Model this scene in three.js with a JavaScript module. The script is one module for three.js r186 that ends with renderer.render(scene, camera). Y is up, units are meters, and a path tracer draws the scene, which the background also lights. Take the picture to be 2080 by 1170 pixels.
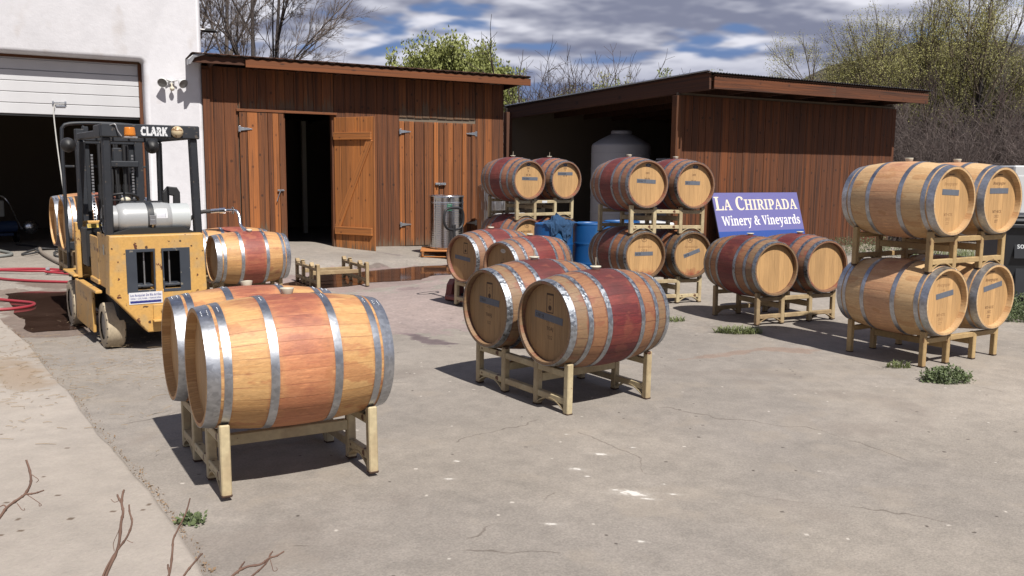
import * as THREE from 'three';
import { mergeGeometries, mergeVertices, toCreasedNormals } from 'three/addons/utils/BufferGeometryUtils.js';

// ---------------------------------------------------------------- camera, sky, sun, exposure
const RAD = Math.PI / 180;
const scene = new THREE.Scene();
const camera = new THREE.PerspectiveCamera(36.52, 1024 / 576, 0.05, 4000);
camera.position.set(0, 1.716, 0);
camera.rotation.set(-7.741 * RAD, 0, 0.575 * RAD, 'YXZ');
const renderer = new THREE.WebGLRenderer({ antialias: true });
renderer.toneMapping = THREE.LinearToneMapping;
renderer.toneMappingExposure = 1.5;
renderer.shadowMap.enabled = true;

const SUN_AZ = 31 * RAD, SUN_EL = 54 * RAD;
const SUN_DIR = new THREE.Vector3(Math.sin(SUN_AZ) * Math.cos(SUN_EL), Math.sin(SUN_EL), Math.cos(SUN_AZ) * Math.cos(SUN_EL));
const sun = new THREE.DirectionalLight(new THREE.Color().setRGB(1.0, 0.955, 0.885), 5.0);
sun.position.copy(SUN_DIR).multiplyScalar(60).add(new THREE.Vector3(0, 0, -10));
sun.target.position.set(0, 0, -10);
sun.castShadow = true;
Object.assign(sun.shadow.camera, { left: -25, right: 25, top: 25, bottom: -25, near: 1, far: 140 });
sun.shadow.mapSize.set(4096, 4096);
scene.add(sun, sun.target);

// ---------------------------------------------------------------- random numbers and noise
function rng(seed) { let a = seed >>> 0; return () => { a = (a + 0x6D2B79F5) | 0; let t = Math.imul(a ^ (a >>> 15), 1 | a); t = (t + Math.imul(t ^ (t >>> 7), 61 | t)) ^ t; return ((t ^ (t >>> 14)) >>> 0) / 4294967296; }; }
function hash2(x, y) { let h = Math.imul(x | 0, 374761393) + Math.imul(y | 0, 668265263); h = Math.imul(h ^ (h >>> 13), 1274126177); return ((h ^ (h >>> 16)) >>> 0) / 4294967296; }
function vnoise(x, y) {
  const xi = Math.floor(x), yi = Math.floor(y), fx = x - xi, fy = y - yi, u = fx * fx * (3 - 2 * fx), v = fy * fy * (3 - 2 * fy);
  const a = hash2(xi, yi), b = hash2(xi + 1, yi), c = hash2(xi, yi + 1), d = hash2(xi + 1, yi + 1);
  return a + (b - a) * u + (c - a) * v + (a - b - c + d) * u * v;
}
function fbm(x, y, o = 4) { let s = 0, a = 0.5, n = 0; for (let i = 0; i < o; i++) { s += a * vnoise(x, y); n += a; a *= 0.5; x = x * 2.03 + 17.3; y = y * 2.03 + 9.7; } return s / n; }
const clamp = (x, a = 0, b = 1) => Math.min(b, Math.max(a, x));
const sstep = (a, b, x) => { const t = clamp((x - a) / (b - a)); return t * t * (3 - 2 * t); };
const lerp = (a, b, t) => a + (b - a) * t;
const mix3 = (a, b, t) => [lerp(a[0], b[0], t), lerp(a[1], b[1], t), lerp(a[2], b[2], t)];

// ---------------------------------------------------------------- sky: blue air with broken clouds, the same all round
{
  const W = 2048, H = 2048, data = new Float32Array(W * H * 4);
  const cloudAt = (x, z, o) => { const wx = fbm(x * 0.7 + 5.1, z * 0.7 + 1.7, 3) - 0.5, wz = fbm(x * 0.7 + 31.7, z * 0.7 + 21.9, 3) - 0.5; return fbm(x * 1.0 + wx * 1.1 + 40, z * 1.0 + wz * 1.1 + 73, o); };
  for (let j = 0; j < H; j++) {
    const el = ((j + 0.5) / H - 0.5) * Math.PI;
    for (let i = 0; i < W; i++) {
      const k = (j * W + i) * 4; data[k + 3] = 1;
      if (el < -0.01) { data[k] = 0.1; data[k + 1] = 0.095; data[k + 2] = 0.09; continue; }
      const az = ((i + 0.5) / W - 0.5) * 2 * Math.PI, e = Math.max(el, 0.002), ce = Math.cos(el);
      // clear air: paler and brighter towards the horizon, deep blue overhead
      const t = Math.pow(clamp(e / 1.2), 0.45);
      let r = lerp(0.155, 0.011, t), g = lerp(0.245, 0.03, t), b = lerp(0.44, 0.10, t);
      // broken cloud sheet seen in perspective
      const far = 1.95 / (Math.sin(e) + 0.085), px = Math.cos(az) * ce * far + 1.3, pz = Math.sin(az) * ce * far;
      const oct = el < 0.35 ? 7 : 4;
      const d = cloudAt(px, pz, oct) + (fbm(px * 3.3 + 11, pz * 3.3 + 5, 4) - 0.5) * 0.11;
      const cover = sstep(0.32, 0.44, d + sstep(0.3, 0.06, el) * 0.05 - sstep(0.3, 0.9, el) * 0.12);
      if (cover > 0.002) {
        const far2 = 1.95 / (Math.sin(e + 0.016) + 0.085), d2 = cloudAt(Math.cos(az) * ce * far2 + 1.3, Math.sin(az) * ce * far2, Math.max(3, oct - 1));
        const lit = clamp(0.42 + (d - d2) * 4.0 + (0.55 - d) * 1.9), fine = fbm(px * 6, pz * 6, 4) - 0.5;
        const L = clamp(lit + fine * 0.75);
        const c = mix3([0.155, 0.165, 0.225], [0.56, 0.56, 0.61], L * L * 0.4 + L * 0.6);
        r = lerp(r, c[0], cover * 0.96); g = lerp(g, c[1], cover * 0.96); b = lerp(b, c[2], cover * 0.96);
      }
      // heavier, blue-grey base of the cloud deck close to the horizon
      const low = sstep(0.14, 0.09, el) * 0.55;
      r = lerp(r, 0.12, low); g = lerp(g, 0.14, low); b = lerp(b, 0.225, low);
      data[k] = r; data[k + 1] = g; data[k + 2] = b;
    }
  }
  const sky = new THREE.DataTexture(data, W, H, THREE.RGBAFormat, THREE.FloatType);
  sky.mapping = THREE.EquirectangularReflectionMapping; sky.magFilter = THREE.LinearFilter; sky.minFilter = THREE.LinearFilter; sky.wrapS = THREE.RepeatWrapping; sky.needsUpdate = true;
  scene.background = sky; scene.environment = sky;
}

// ---------------------------------------------------------------- naming, tagging, geometry helpers
const taken = new Map();
function numbered(n) { const k = taken.get(n) ?? 0; taken.set(n, k + 1); return k ? n + '_' + String(k).padStart(3, '0') : n; }
function tag(o, label, category, group, kind) { if (label) o.userData.label = label; if (category) o.userData.category = category; if (group) o.userData.group = group; if (kind) o.userData.kind = kind; return o; }
function thing(name, label, category, group) { const g = new THREE.Group(); g.name = numbered(name); scene.add(g); return tag(g, label, category, group); }
function mesh(name, geo, mat, parent = scene) { const m = new THREE.Mesh(geo, mat); m.name = parent === scene ? numbered(name) : name; m.castShadow = true; m.receiveShadow = true; parent.add(m); return m; }
function struct(name, geo, mat) { const m = mesh(name, geo, mat); m.userData.kind = 'structure'; return m; }
const V = (x, y, z) => new THREE.Vector3(x, y, z);
const lin = (r, g, b) => new THREE.Color().setRGB(r, g, b);
const srgb = (r, g, b) => new THREE.Color().setRGB(r / 255, g / 255, b / 255, THREE.SRGBColorSpace);
// the picture is exposed a little longer than the sun's and the sky's strengths alone would give, so base colours stay at what such surfaces have
const BASE = 0.66;
const std = (o) => { const m = new THREE.MeshStandardMaterial(o); if (!(o.metalness > 0.5)) m.color.multiplyScalar(BASE); return m; };
const phys = (o) => new THREE.MeshPhysicalMaterial(o);

// uv in metres from the dominant face direction
function uvBox(g, off = [0, 0]) {
  if (g.index) g = g.toNonIndexed();
  const p = g.attributes.position, n = g.attributes.normal ?? (g.computeVertexNormals(), g.attributes.normal), uv = new Float32Array(p.count * 2);
  for (let i = 0; i < p.count; i += 3) {
    const ax = Math.abs(n.getX(i)) + Math.abs(n.getX(i + 1)) + Math.abs(n.getX(i + 2)), ay = Math.abs(n.getY(i)) + Math.abs(n.getY(i + 1)) + Math.abs(n.getY(i + 2)), az = Math.abs(n.getZ(i)) + Math.abs(n.getZ(i + 1)) + Math.abs(n.getZ(i + 2));
    for (let k = i; k < i + 3; k++) {
      const x = p.getX(k), y = p.getY(k), z = p.getZ(k);
      const q = ax >= ay && ax >= az ? [z, y] : ay >= az ? [x, z] : [x, y];
      uv[k * 2] = q[0] + off[0]; uv[k * 2 + 1] = q[1] + off[1];
    }
  }
  g.setAttribute('uv', new THREE.BufferAttribute(uv, 2));
  return g;
}
// box with chamfered edges (44 triangles), centred
function cbox(w, h, d, c = 0.004) {
  const P = [], N = [], hw = w / 2, hh = h / 2, hd = d / 2; c = Math.min(c, hw * 0.9, hh * 0.9, hd * 0.9);
  const face = (pts) => {
    const a = V(...pts[0]), n = V(...pts[1]).sub(a).cross(V(...pts[2]).sub(a)).normalize();
    const mid = pts.reduce((s, q) => s.add(V(...q)), V(0, 0, 0));
    if (n.dot(mid) < 0) { pts = pts.slice().reverse(); n.negate(); }
    for (let i = 1; i < pts.length - 1; i++) for (const q of [pts[0], pts[i], pts[i + 1]]) { P.push(...q); N.push(n.x, n.y, n.z); }
  };
  const x = hw - c, y = hh - c, z = hd - c;
  for (const s of [-1, 1]) {
    face([[s * hw, -y, -z], [s * hw, y, -z], [s * hw, y, z], [s * hw, -y, z]]);
    face([[-x, s * hh, -z], [x, s * hh, -z], [x, s * hh, z], [-x, s * hh, z]]);
    face([[-x, -y, s * hd], [x, -y, s * hd], [x, y, s * hd], [-x, y, s * hd]]);
    for (const t of [-1, 1]) {
      face([[s * hw, t * y, -z], [s * x, t * hh, -z], [s * x, t * hh, z], [s * hw, t * y, z]]);
      face([[s * hw, -y, t * z], [s * x, -y, t * hd], [s * x, y, t * hd], [s * hw, y, t * z]]);
      face([[-x, s * hh, t * z], [-x, s * y, t * hd], [x, s * y, t * hd], [x, s * hh, t * z]]);
      for (const r of [-1, 1]) face([[s * hw, t * y, r * z], [s * x, t * hh, r * z], [s * x, t * y, r * hd]]);
    }
  }
  const g = new THREE.BufferGeometry();
  g.setAttribute('position', new THREE.Float32BufferAttribute(P, 3)); g.setAttribute('normal', new THREE.Float32BufferAttribute(N, 3));
  return uvBox(g);
}
const at = (g, x, y, z, rx = 0, ry = 0, rz = 0) => { const m = new THREE.Matrix4().makeRotationFromEuler(new THREE.Euler(rx, ry, rz, 'YXZ')); m.setPosition(x, y, z); return g.clone().applyMatrix4(m); };
function join(list) { const l = list.map((g) => { let q = g.index ? g.toNonIndexed() : g; if (!q.attributes.uv) q = uvBox(q); for (const k of Object.keys(q.attributes)) if (!['position', 'normal', 'uv'].includes(k)) q.deleteAttribute(k); return q; }); return mergeGeometries(l); }
// bar of square section between two points
function bar(a, b, w = 0.04, h = w, c = 0.004) {
  const A = V(...a), B = V(...b), d = B.clone().sub(A), L = d.length(); d.normalize();
  const up = Math.abs(d.y) > 0.95 ? V(0, 0, 1) : V(0, 1, 0), x = up.clone().cross(d).normalize(), y = d.clone().cross(x);
  const m = new THREE.Matrix4().makeBasis(x, y, d).setPosition(A.add(B).multiplyScalar(0.5));
  return cbox(w, h, L, c).applyMatrix4(m);
}
function cyl(a, b, r, r2 = r, seg = 12, open = false) {
  const A = V(...a), B = V(...b), d = B.clone().sub(A), L = d.length();
  const g = new THREE.CylinderGeometry(r2, r, L, seg, 1, open);
  g.applyQuaternion(new THREE.Quaternion().setFromUnitVectors(V(0, 1, 0), d.normalize()));
  const c = A.add(B).multiplyScalar(0.5); g.translate(c.x, c.y, c.z);
  return g;
}
function tube(pts, r, seg = 24, rad = 7, closed = false) { return new THREE.TubeGeometry(new THREE.CatmullRomCurve3(pts.map((p) => V(...p)), closed, 'centripetal'), seg, r, rad, closed); }
function lathe(pts, seg = 32) { return new THREE.LatheGeometry(pts.map((p) => new THREE.Vector2(...p)), seg); }
function extrude(pts, depth, bevel = 0, holes = []) {
  const s = new THREE.Shape(pts.map((p) => new THREE.Vector2(...p)));
  for (const h of holes) s.holes.push(new THREE.Path(h.map((p) => new THREE.Vector2(...p))));
  return new THREE.ExtrudeGeometry(s, { depth, bevelEnabled: bevel > 0, bevelThickness: bevel, bevelSize: bevel, bevelOffset: -bevel, bevelSegments: 2, curveSegments: 10 });
}

// triangle collector
class MB {
  constructor() { this.p = []; this.n = []; this.t = []; this.c = null; }
  tri(a, b, c, uv) { const n = b.clone().sub(a).cross(c.clone().sub(a)).normalize(); for (const q of [a, b, c]) { this.p.push(q.x, q.y, q.z); this.n.push(n.x, n.y, n.z); } this.t.push(...(uv ?? [0, 0, 1, 0, 1, 1])); }
  quad(a, b, c, d, uv = [0, 0, 1, 0, 1, 1, 0, 1]) { this.tri(a, b, c, uv.slice(0, 6)); this.tri(a, c, d, [uv[0], uv[1], uv[4], uv[5], uv[6], uv[7]]); }
  // tapered limb through points
  limb(pts, radii, sides = 5) {
    let prev = null; const n = pts.length; let x = null, len = 0;
    for (let i = 0; i < n; i++) {
      const d = (i < n - 1 ? pts[i + 1].clone().sub(pts[i]) : pts[i].clone().sub(pts[i - 1])).normalize();
      if (!x) x = (Math.abs(d.y) > 0.9 ? V(1, 0, 0) : V(0, 1, 0)).cross(d).normalize(); else x.addScaledVector(d, -x.dot(d)).normalize();
      const y = d.clone().cross(x), ring = [], nr = [];
      for (let k = 0; k < sides; k++) { const a = k / sides * 2 * Math.PI, q = x.clone().multiplyScalar(Math.cos(a)).addScaledVector(y, Math.sin(a)); nr.push(q); ring.push(q.clone().multiplyScalar(radii[i]).add(pts[i])); }
      const l2 = i ? len + pts[i].distanceTo(pts[i - 1]) : 0;
      if (prev) for (let k = 0; k < sides; k++) {
        const m = (k + 1) % sides, A = [prev.ring[k], prev.nr[k], k / sides, len], B = [prev.ring[m], prev.nr[m], (k + 1) / sides, len], C = [ring[m], nr[m], (k + 1) / sides, l2], D = [ring[k], nr[k], k / sides, l2];
        for (const q of [A, B, C, A, C, D]) { this.p.push(q[0].x, q[0].y, q[0].z); this.n.push(q[1].x, q[1].y, q[1].z); this.t.push(q[2] * 0.5, q[3]); }
      }
      prev = { ring, nr }; len = l2;
    }
  }
  geo() { const g = new THREE.BufferGeometry(); g.setAttribute('position', new THREE.Float32BufferAttribute(this.p, 3)); g.setAttribute('normal', new THREE.Float32BufferAttribute(this.n, 3)); g.setAttribute('uv', new THREE.Float32BufferAttribute(this.t, 2)); return g; }
}

// ---------------------------------------------------------------- textures
function tex(w, h, fn, srgbMap = true) {
  const d = new Uint8Array(w * h * 4);
  for (let j = 0; j < h; j++) for (let i = 0; i < w; i++) { const c = fn(i / w, j / h, i, j), k = (j * w + i) * 4; if (c.length) { d[k] = clamp(c[0], 0, 255); d[k + 1] = clamp(c[1], 0, 255); d[k + 2] = clamp(c[2], 0, 255); } else d[k] = d[k + 1] = d[k + 2] = clamp(c * 255, 0, 255); d[k + 3] = 255; }
  const t = new THREE.DataTexture(d, w, h, THREE.RGBAFormat);
  t.wrapS = t.wrapT = THREE.RepeatWrapping; t.magFilter = THREE.LinearFilter; t.minFilter = THREE.LinearMipmapLinearFilter; t.generateMipmaps = true;
  if (srgbMap) t.colorSpace = THREE.SRGBColorSpace; t.needsUpdate = true;
  return t;
}
const gray = (w, h, fn) => tex(w, h, (u, v, i, j) => fn(u, v, i, j), false);
function rep(t, x, y) { const c = t.clone(); c.repeat.set(x, y); c.needsUpdate = true; return c; }
function canvasTex(w, h, draw) { const c = document.createElement('canvas'); c.width = w; c.height = h; const x = c.getContext('2d'); draw(x, w, h); const t = new THREE.CanvasTexture(c); t.colorSpace = THREE.SRGBColorSpace; t.magFilter = THREE.LinearFilter; t.anisotropy = 8; return t; }
// wrap-around value noise for repeating tiles
function tnoise(u, v, n, o = 3) { let s = 0, a = 0.5, q = 0; for (let k = 0; k < o; k++) { const x = u * n, y = v * n, xi = Math.floor(x), yi = Math.floor(y), fx = x - xi, fy = y - yi, su = fx * fx * (3 - 2 * fx), sv = fy * fy * (3 - 2 * fy), m = (z) => ((z % n) + n) % n; const A = hash2(m(xi) + k * 91, m(yi)), B = hash2(m(xi + 1) + k * 91, m(yi)), C = hash2(m(xi) + k * 91, m(yi + 1)), D = hash2(m(xi + 1) + k * 91, m(yi + 1)); s += a * (A + (B - A) * su + (C - A) * sv + (A - B - C + D) * su * sv); q += a; a *= 0.5; n *= 2; } return s / q; }

const bumpGrain = gray(512, 512, (u, v) => 0.6 * tnoise(u, v, 32, 4) + 0.4 * tnoise(u + 0.3, v, 128, 2));
const roughGrain = gray(256, 256, (u, v) => 0.55 + 0.45 * tnoise(u, v, 12, 4));

// ---------------------------------------------------------------- places: the two wooden sheds and the white building share one direction
const SITE = { x: -2.944, z: -18.804, turn: 30 * RAD };
const site = (s, o, y = 0) => V(SITE.x + s * Math.cos(SITE.turn) + o * Math.sin(SITE.turn), y, SITE.z - s * Math.sin(SITE.turn) + o * Math.cos(SITE.turn));
// stands of barrels: x, z, direction of the barrels' axis, lift and slope of the slab there
const STAND = { A: [-1.345, -4.811, -60.013, 0.061, 3.06, 0.411], B: [0.382, -6.585, -53.39, 0.027, -0.57, 0.06], C: [-0.063, -10.938, -47.688, -0.041, -3.441, -0.784], D: [0.282, -14.23, 34.679, 0.033, 0, -0.546], E: [1.812, -11.53, 24.432, 0.006, -1.167, 1.384], F: [3.086, -10.191, 23.364, 0.013, 0.407, 0.823], G: [3.937, -8.243, 30.54, 0, 0.041, 0.316], H: [-3.71, -11.8, -57, -0.09, 0, 0], J: [-2.82, -13.53, -60, -0.08, 0, 0] };
function standMatrix(k) { const [x, z, th, y, tc, td] = STAND[k]; return new THREE.Matrix4().makeRotationFromEuler(new THREE.Euler(-td * RAD, th * RAD, tc * RAD, 'YXZ')).setPosition(x, y, z); }

// ---------------------------------------------------------------- the slab is not flat: it falls to a low spot before the sheds
const KNOTS = [];
for (const k of Object.keys(STAND)) { const m = standMatrix(k); for (const a of [-1, 1]) for (const b of [-1, 1]) { const q = V(a * 0.563, 0, b * 0.384).applyMatrix4(m); KNOTS.push([q.x, q.z, q.y]); } }
for (const [s, o, h] of [[-2, 0, 0.16], [-2.8, 0, 0.18], [-1.9, 0.9, 0.1], [-3.2, 1.2, 0.14], [-0.9, 0, 0.05], [-0.9, 1.0, 0.0]]) { const q = site(s, o); KNOTS.push([q.x, q.z, h]); }
for (const [x, z] of [[-3.9, -8.4], [-3.1, -8.9], [-4.8, -9.7], [-3.9, -10.2]]) KNOTS.push([x, z, -0.05]);
const POOLS = {
  centre: { y: -0.085, pts: [[-3.6, -13.3], [-3.34, -14.69], [-2.44, -15.35], [-1.66, -16.23], [-0.76, -16.75], [-0.37, -16.18], [-0.48, -15.22], [-0.93, -14.89], [-1.35, -14.86], [-1.53, -14.16], [-1.89, -13.88], [-2.19, -13.73], [-2.56, -13.23], [-2.98, -12.76]] },
  gate: { y: -0.055, pts: [[-7.02, -11.97], [-6.75, -12.09], [-6.2, -12.23], [-5.4, -11.2], [-4.9, -10.11], [-4.66, -9.35], [-5.11, -9.1], [-5.81, -10.06]] },
};
function inPoly(p, x, z) { let c = false; for (let i = 0, j = p.length - 1; i < p.length; j = i++) if ((p[i][1] > z) !== (p[j][1] > z) && x < (p[j][0] - p[i][0]) * (z - p[i][1]) / (p[j][1] - p[i][1]) + p[i][0]) c = !c; return c; }
function polyDist(p, x, z) { let d = 1e9; for (let i = 0, j = p.length - 1; i < p.length; j = i++) { const ax = p[j][0], az = p[j][1], bx = p[i][0] - ax, bz = p[i][1] - az, t = clamp(((x - ax) * bx + (z - az) * bz) / (bx * bx + bz * bz)); d = Math.min(d, Math.hypot(x - ax - bx * t, z - az - bz * t)); } return inPoly(p, x, z) ? -d : d; }
function groundY(x, z) {
  let s = 0, w = 0.12;
  for (const [kx, kz, h] of KNOTS) { const q = Math.exp(-((x - kx) ** 2 + (z - kz) ** 2) / 1.1); s += q * h; w += q; }
  let y = s / w;
  for (const k of Object.values(POOLS)) { const d = polyDist(k.pts, x, z); if (d < 0.7) y = lerp(Math.min(y, k.y - 0.006), y, sstep(0.12, 0.7, d)); }
  return y;
}

// ---------------------------------------------------------------- concrete
const WHITE_SPOTS = [[0.54, -5.05, 0.05, 0.02], [0.37, -4.74, 0.035, 0.02], [0.63, -4.39, 0.075, 0.035], [0.66, -4.36, 0.05, 0.02], [0.7, -4.31, 0.045, 0.012], [-0.33, -4.5, 0.025, 0.012], [-0.31, -4.81, 0.02, 0.01], [0.55, -4.42, 0.018, 0.01], [0.2, -3.92, 0.03, 0.012], [0.86, -4.4, 0.03, 0.01], [0.42, -4.62, 0.014, 0.008], [0.83, -4.55, 0.012, 0.008], [0.75, -5.2, 0.016, 0.009], [0.36, -5.45, 0.012, 0.008], [0.6, -3.78, 0.02, 0.01]];
const CRACKS = [
  [[1.78, -10.34], [2.1, -9.78], [2.36, -9.34], [2.77, -8.61], [3.16, -7.84], [3.49, -7.19], [3.7, -7.06], [3.98, -6.6], [4.6, -5.6]],
  [[1.08, -6.14], [1.5, -5.85], [1.77, -5.78], [2.04, -5.62], [2.33, -5.22], [2.61, -4.87], [2.87, -4.68], [3.3, -4.3]],
  [[0.95, -4.5], [1.11, -4.45], [1.51, -4.39], [1.92, -4.27], [2.22, -4.15], [2.46, -3.98], [2.9, -3.7]],
  [[-1.0, -3.6], [-0.85, -3.62], [-0.57, -3.62], [-0.29, -3.65], [0.03, -3.59], [0.2, -3.61]], [[-0.3, -3.64], [-0.12, -3.85], [0.02, -3.95], [0.17, -4.2], [0.2, -4.35]],
  [[-2.95, -5.2], [-2.68, -5.44], [-2.5, -5.61], [-2.25, -5.89], [-1.9, -6.3]], [[-0.35, -5.2], [-0.1, -5.5], [0.1, -5.6], [0.2, -5.75]],
  [[0.45, -5.5], [0.6, -5.25], [0.75, -5.0], [0.78, -4.75], [0.95, -4.6], [1.2, -4.52]], [[-1.3, -6.9], [-0.9, -6.75], [-0.7, -6.8]],
  [[-3.0, -16.4], [-2.2, -16.75], [-1.2, -17.3]], [[-5.4, -15.9], [-3.6, -16.2], [-3.0, -16.4]],
];
function segDist(p, x, z) { let d = 1e9; for (let i = 1; i < p.length; i++) { const ax = p[i - 1][0], az = p[i - 1][1], bx = p[i][0] - ax, bz = p[i][1] - az, t = clamp(((x - ax) * bx + (z - az) * bz) / (bx * bx + bz * bz)); d = Math.min(d, Math.hypot(x - ax - bx * t, z - az - bz * t)); } return d; }
const STAIN = [ // outline in the yard, colour, strength, raggedness
  [[[-1.24, -9.26], [-0.94, -9.16], [-0.8, -8.81], [-0.55, -8.44], [-0.59, -8.25], [-0.82, -8.43], [-1.0, -8.78]], [104, 88, 92], 0.8, 0.10],
  [[[-1.68, -12.87], [-1.49, -13.05], [-1.34, -12.73], [-1.58, -12.61]], [100, 84, 84], 0.75, 0.15],
  [[[-2.89, -15.64], [-2.47, -16.1], [-1.9, -15.56], [-2.15, -15.15], [-2.6, -15.26]], [112, 100, 94], 0.8, 0.12],
  [[[-2.76, -17.7], [-2.38, -17.43], [-1.81, -16.8], [-2.3, -17.1]], [128, 116, 114], 0.6, 0.12],
  [[[-7.3, -12.7], [-6.9, -12.95], [-6.3, -12.9], [-6.4, -12.5], [-6.9, -12.4]], [112, 96, 86], 0.8, 0.12],
  [[[-7.3, -12.2], [-6.2, -12.45], [-4.4, -9.6], [-4.5, -9.0], [-5.2, -8.85], [-6.0, -10.2]], [120, 102, 92], 0.7, 0.2],
  [[[-4.2, -13.2], [-3.6, -15.2], [-2.4, -15.8], [-0.2, -17.1], [-0.1, -15.6], [-0.9, -14.3], [-1.4, -13.5], [-2.4, -12.6]], [150, 126, 124], 0.55, 0.35],
  [[[-2.3, -12.4], [-1.2, -13.4], [-0.4, -10.8], [-0.7, -9.2], [-1.6, -9.0], [-2.2, -10.2]], [166, 146, 144], 0.6, 0.6],
  [[[1.5, -7.75], [2.0, -8.12], [2.5, -8.5], [2.99, -8.36], [2.76, -8.18], [2.45, -8.3], [2.0, -7.98]], [150, 122, 106], 0.5, 0.12],
];
function concrete(x, z) {
  const big = fbm(x * 0.45 + 3, z * 0.45 + 8, 4), mid = fbm(x * 2.1 + 50, z * 2.1 + 11, 4), fine = fbm(x * 11 + 7, z * 11 + 3, 3), sp = hash2(Math.floor(x * 170), Math.floor(z * 170));
  let v = 1 + (big - 0.5) * 0.15 + (mid - 0.5) * 0.11 + (fine - 0.5) * 0.13 + (sp - 0.5) * 0.13;
  let c = mix3([160, 151, 141], [153, 145, 137], sstep(0.35, 0.65, fbm(x * 0.6 + 90, z * 0.6, 3)));
  c = [c[0] * v, c[1] * v, c[2] * v];
  const g = sstep(0.6, 0.75, fbm(x * 3.1 + 130, z * 3.1 + 4, 4));      // trodden-in dust and drips
  c = mix3(c, [166, 154, 140], g * 0.3);
  c = mix3(c, [124, 113, 105], sstep(0.64, 0.78, fbm(x * 1.4 + 210, z * 1.4 + 40, 5)) * 0.25);
  for (const [pts, col, k, rag] of STAIN) {
    if (Math.abs(x - pts[0][0]) > 5 || Math.abs(z - pts[0][1]) > 6) continue;
    const d = polyDist(pts, x, z) + (fbm(x * 6 + 5, z * 6 + 2, 4) - 0.5) * rag * 2.2;
    const e = sstep(0.03, -0.03, d); if (e > 0) c = mix3(c, [col[0] * v, col[1] * v, col[2] * v], e * k);
  }
  for (const p of CRACKS) {
    if (x < Math.min(p[0][0], p[p.length - 1][0]) - 0.6 || x > Math.max(p[0][0], p[p.length - 1][0]) + 0.6) continue;
    const d = segDist(p, x + (fbm(x * 5, z * 5, 3) - 0.5) * 0.16, z + (fbm(x * 5 + 60, z * 5 + 60, 3) - 0.5) * 0.16), k = fbm(x * 3 + 77, z * 3, 2);
    if (k > 0.36) c = mix3(c, [82, 72, 64], sstep(0.007, 0.002, d) * 0.5 * sstep(0.36, 0.5, k));
  }
  for (const [wx, wz, rx, rz] of WHITE_SPOTS) {
    const dx = (x - wx) / rx, dz = (z - wz) / rz; if (dx * dx + dz * dz > 9) continue;
    const q = Math.sqrt(dx * dx + dz * dz) + (fbm(x * 60, z * 60, 3) - 0.5) * 1.5; c = mix3(c, [228, 223, 216], sstep(1.0, 0.45, q) * 0.85 + sstep(2.4, 0.8, q) * 0.15);
  }
  if (hash2(Math.floor(x * 60) + 900, Math.floor(z * 60)) > 0.9984) c = mix3(c, hash2(Math.floor(x * 60), Math.floor(z * 60) + 7) > 0.45 ? [214, 206, 196] : [70, 62, 56], 0.75);
  return c;
}
function slab(name, x0, x1, z0, z1, step, tw, th, tint) {
  const nx = Math.round((x1 - x0) / step), nz = Math.round((z1 - z0) / step), P = [], T = [], I = [];
  for (let j = 0; j <= nz; j++) for (let i = 0; i <= nx; i++) { const x = lerp(x0, x1, i / nx), z = lerp(z0, z1, j / nz); P.push(x, groundY(x, z), z); T.push(i / nx, j / nz); }
  for (let j = 0; j < nz; j++) for (let i = 0; i < nx; i++) { const a = j * (nx + 1) + i, b = a + nx + 1; I.push(a, b, a + 1, a + 1, b, b + 1); }
  const g = new THREE.BufferGeometry(); g.setAttribute('position', new THREE.Float32BufferAttribute(P, 3)); g.setAttribute('uv', new THREE.Float32BufferAttribute(T, 2)); g.setIndex(I); g.computeVertexNormals();
  const map = tex(tw, th, (u, v) => tint(lerp(x0, x1, u), lerp(z0, z1, v))); map.wrapS = map.wrapT = THREE.ClampToEdgeWrapping;
  struct(name, g, std({ map, roughness: 0.93, bumpMap: rep(bumpGrain, (x1 - x0) / 0.9, (z1 - z0) / 0.9), bumpScale: 0.0035 }));
}
slab('concrete_yard', -6.6, 7.6, -9, -1.4, 0.14, 2048, 1096, concrete);
slab('concrete_yard', -16, 16, -27, -9, 0.16, 1664, 936, concrete);
{ // wider ground to the horizon, lower than the slabs
  const m = std({ map: rep(tex(256, 256, (u, v) => mix3([120, 98, 76], [92, 84, 58], tnoise(u, v, 8, 5))), 300, 300), roughness: 1 });
  const g = new THREE.CircleGeometry(3500, 48); g.rotateX(-Math.PI / 2); g.translate(0, -0.4, 0);
  struct('ground', g, m);
}
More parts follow.
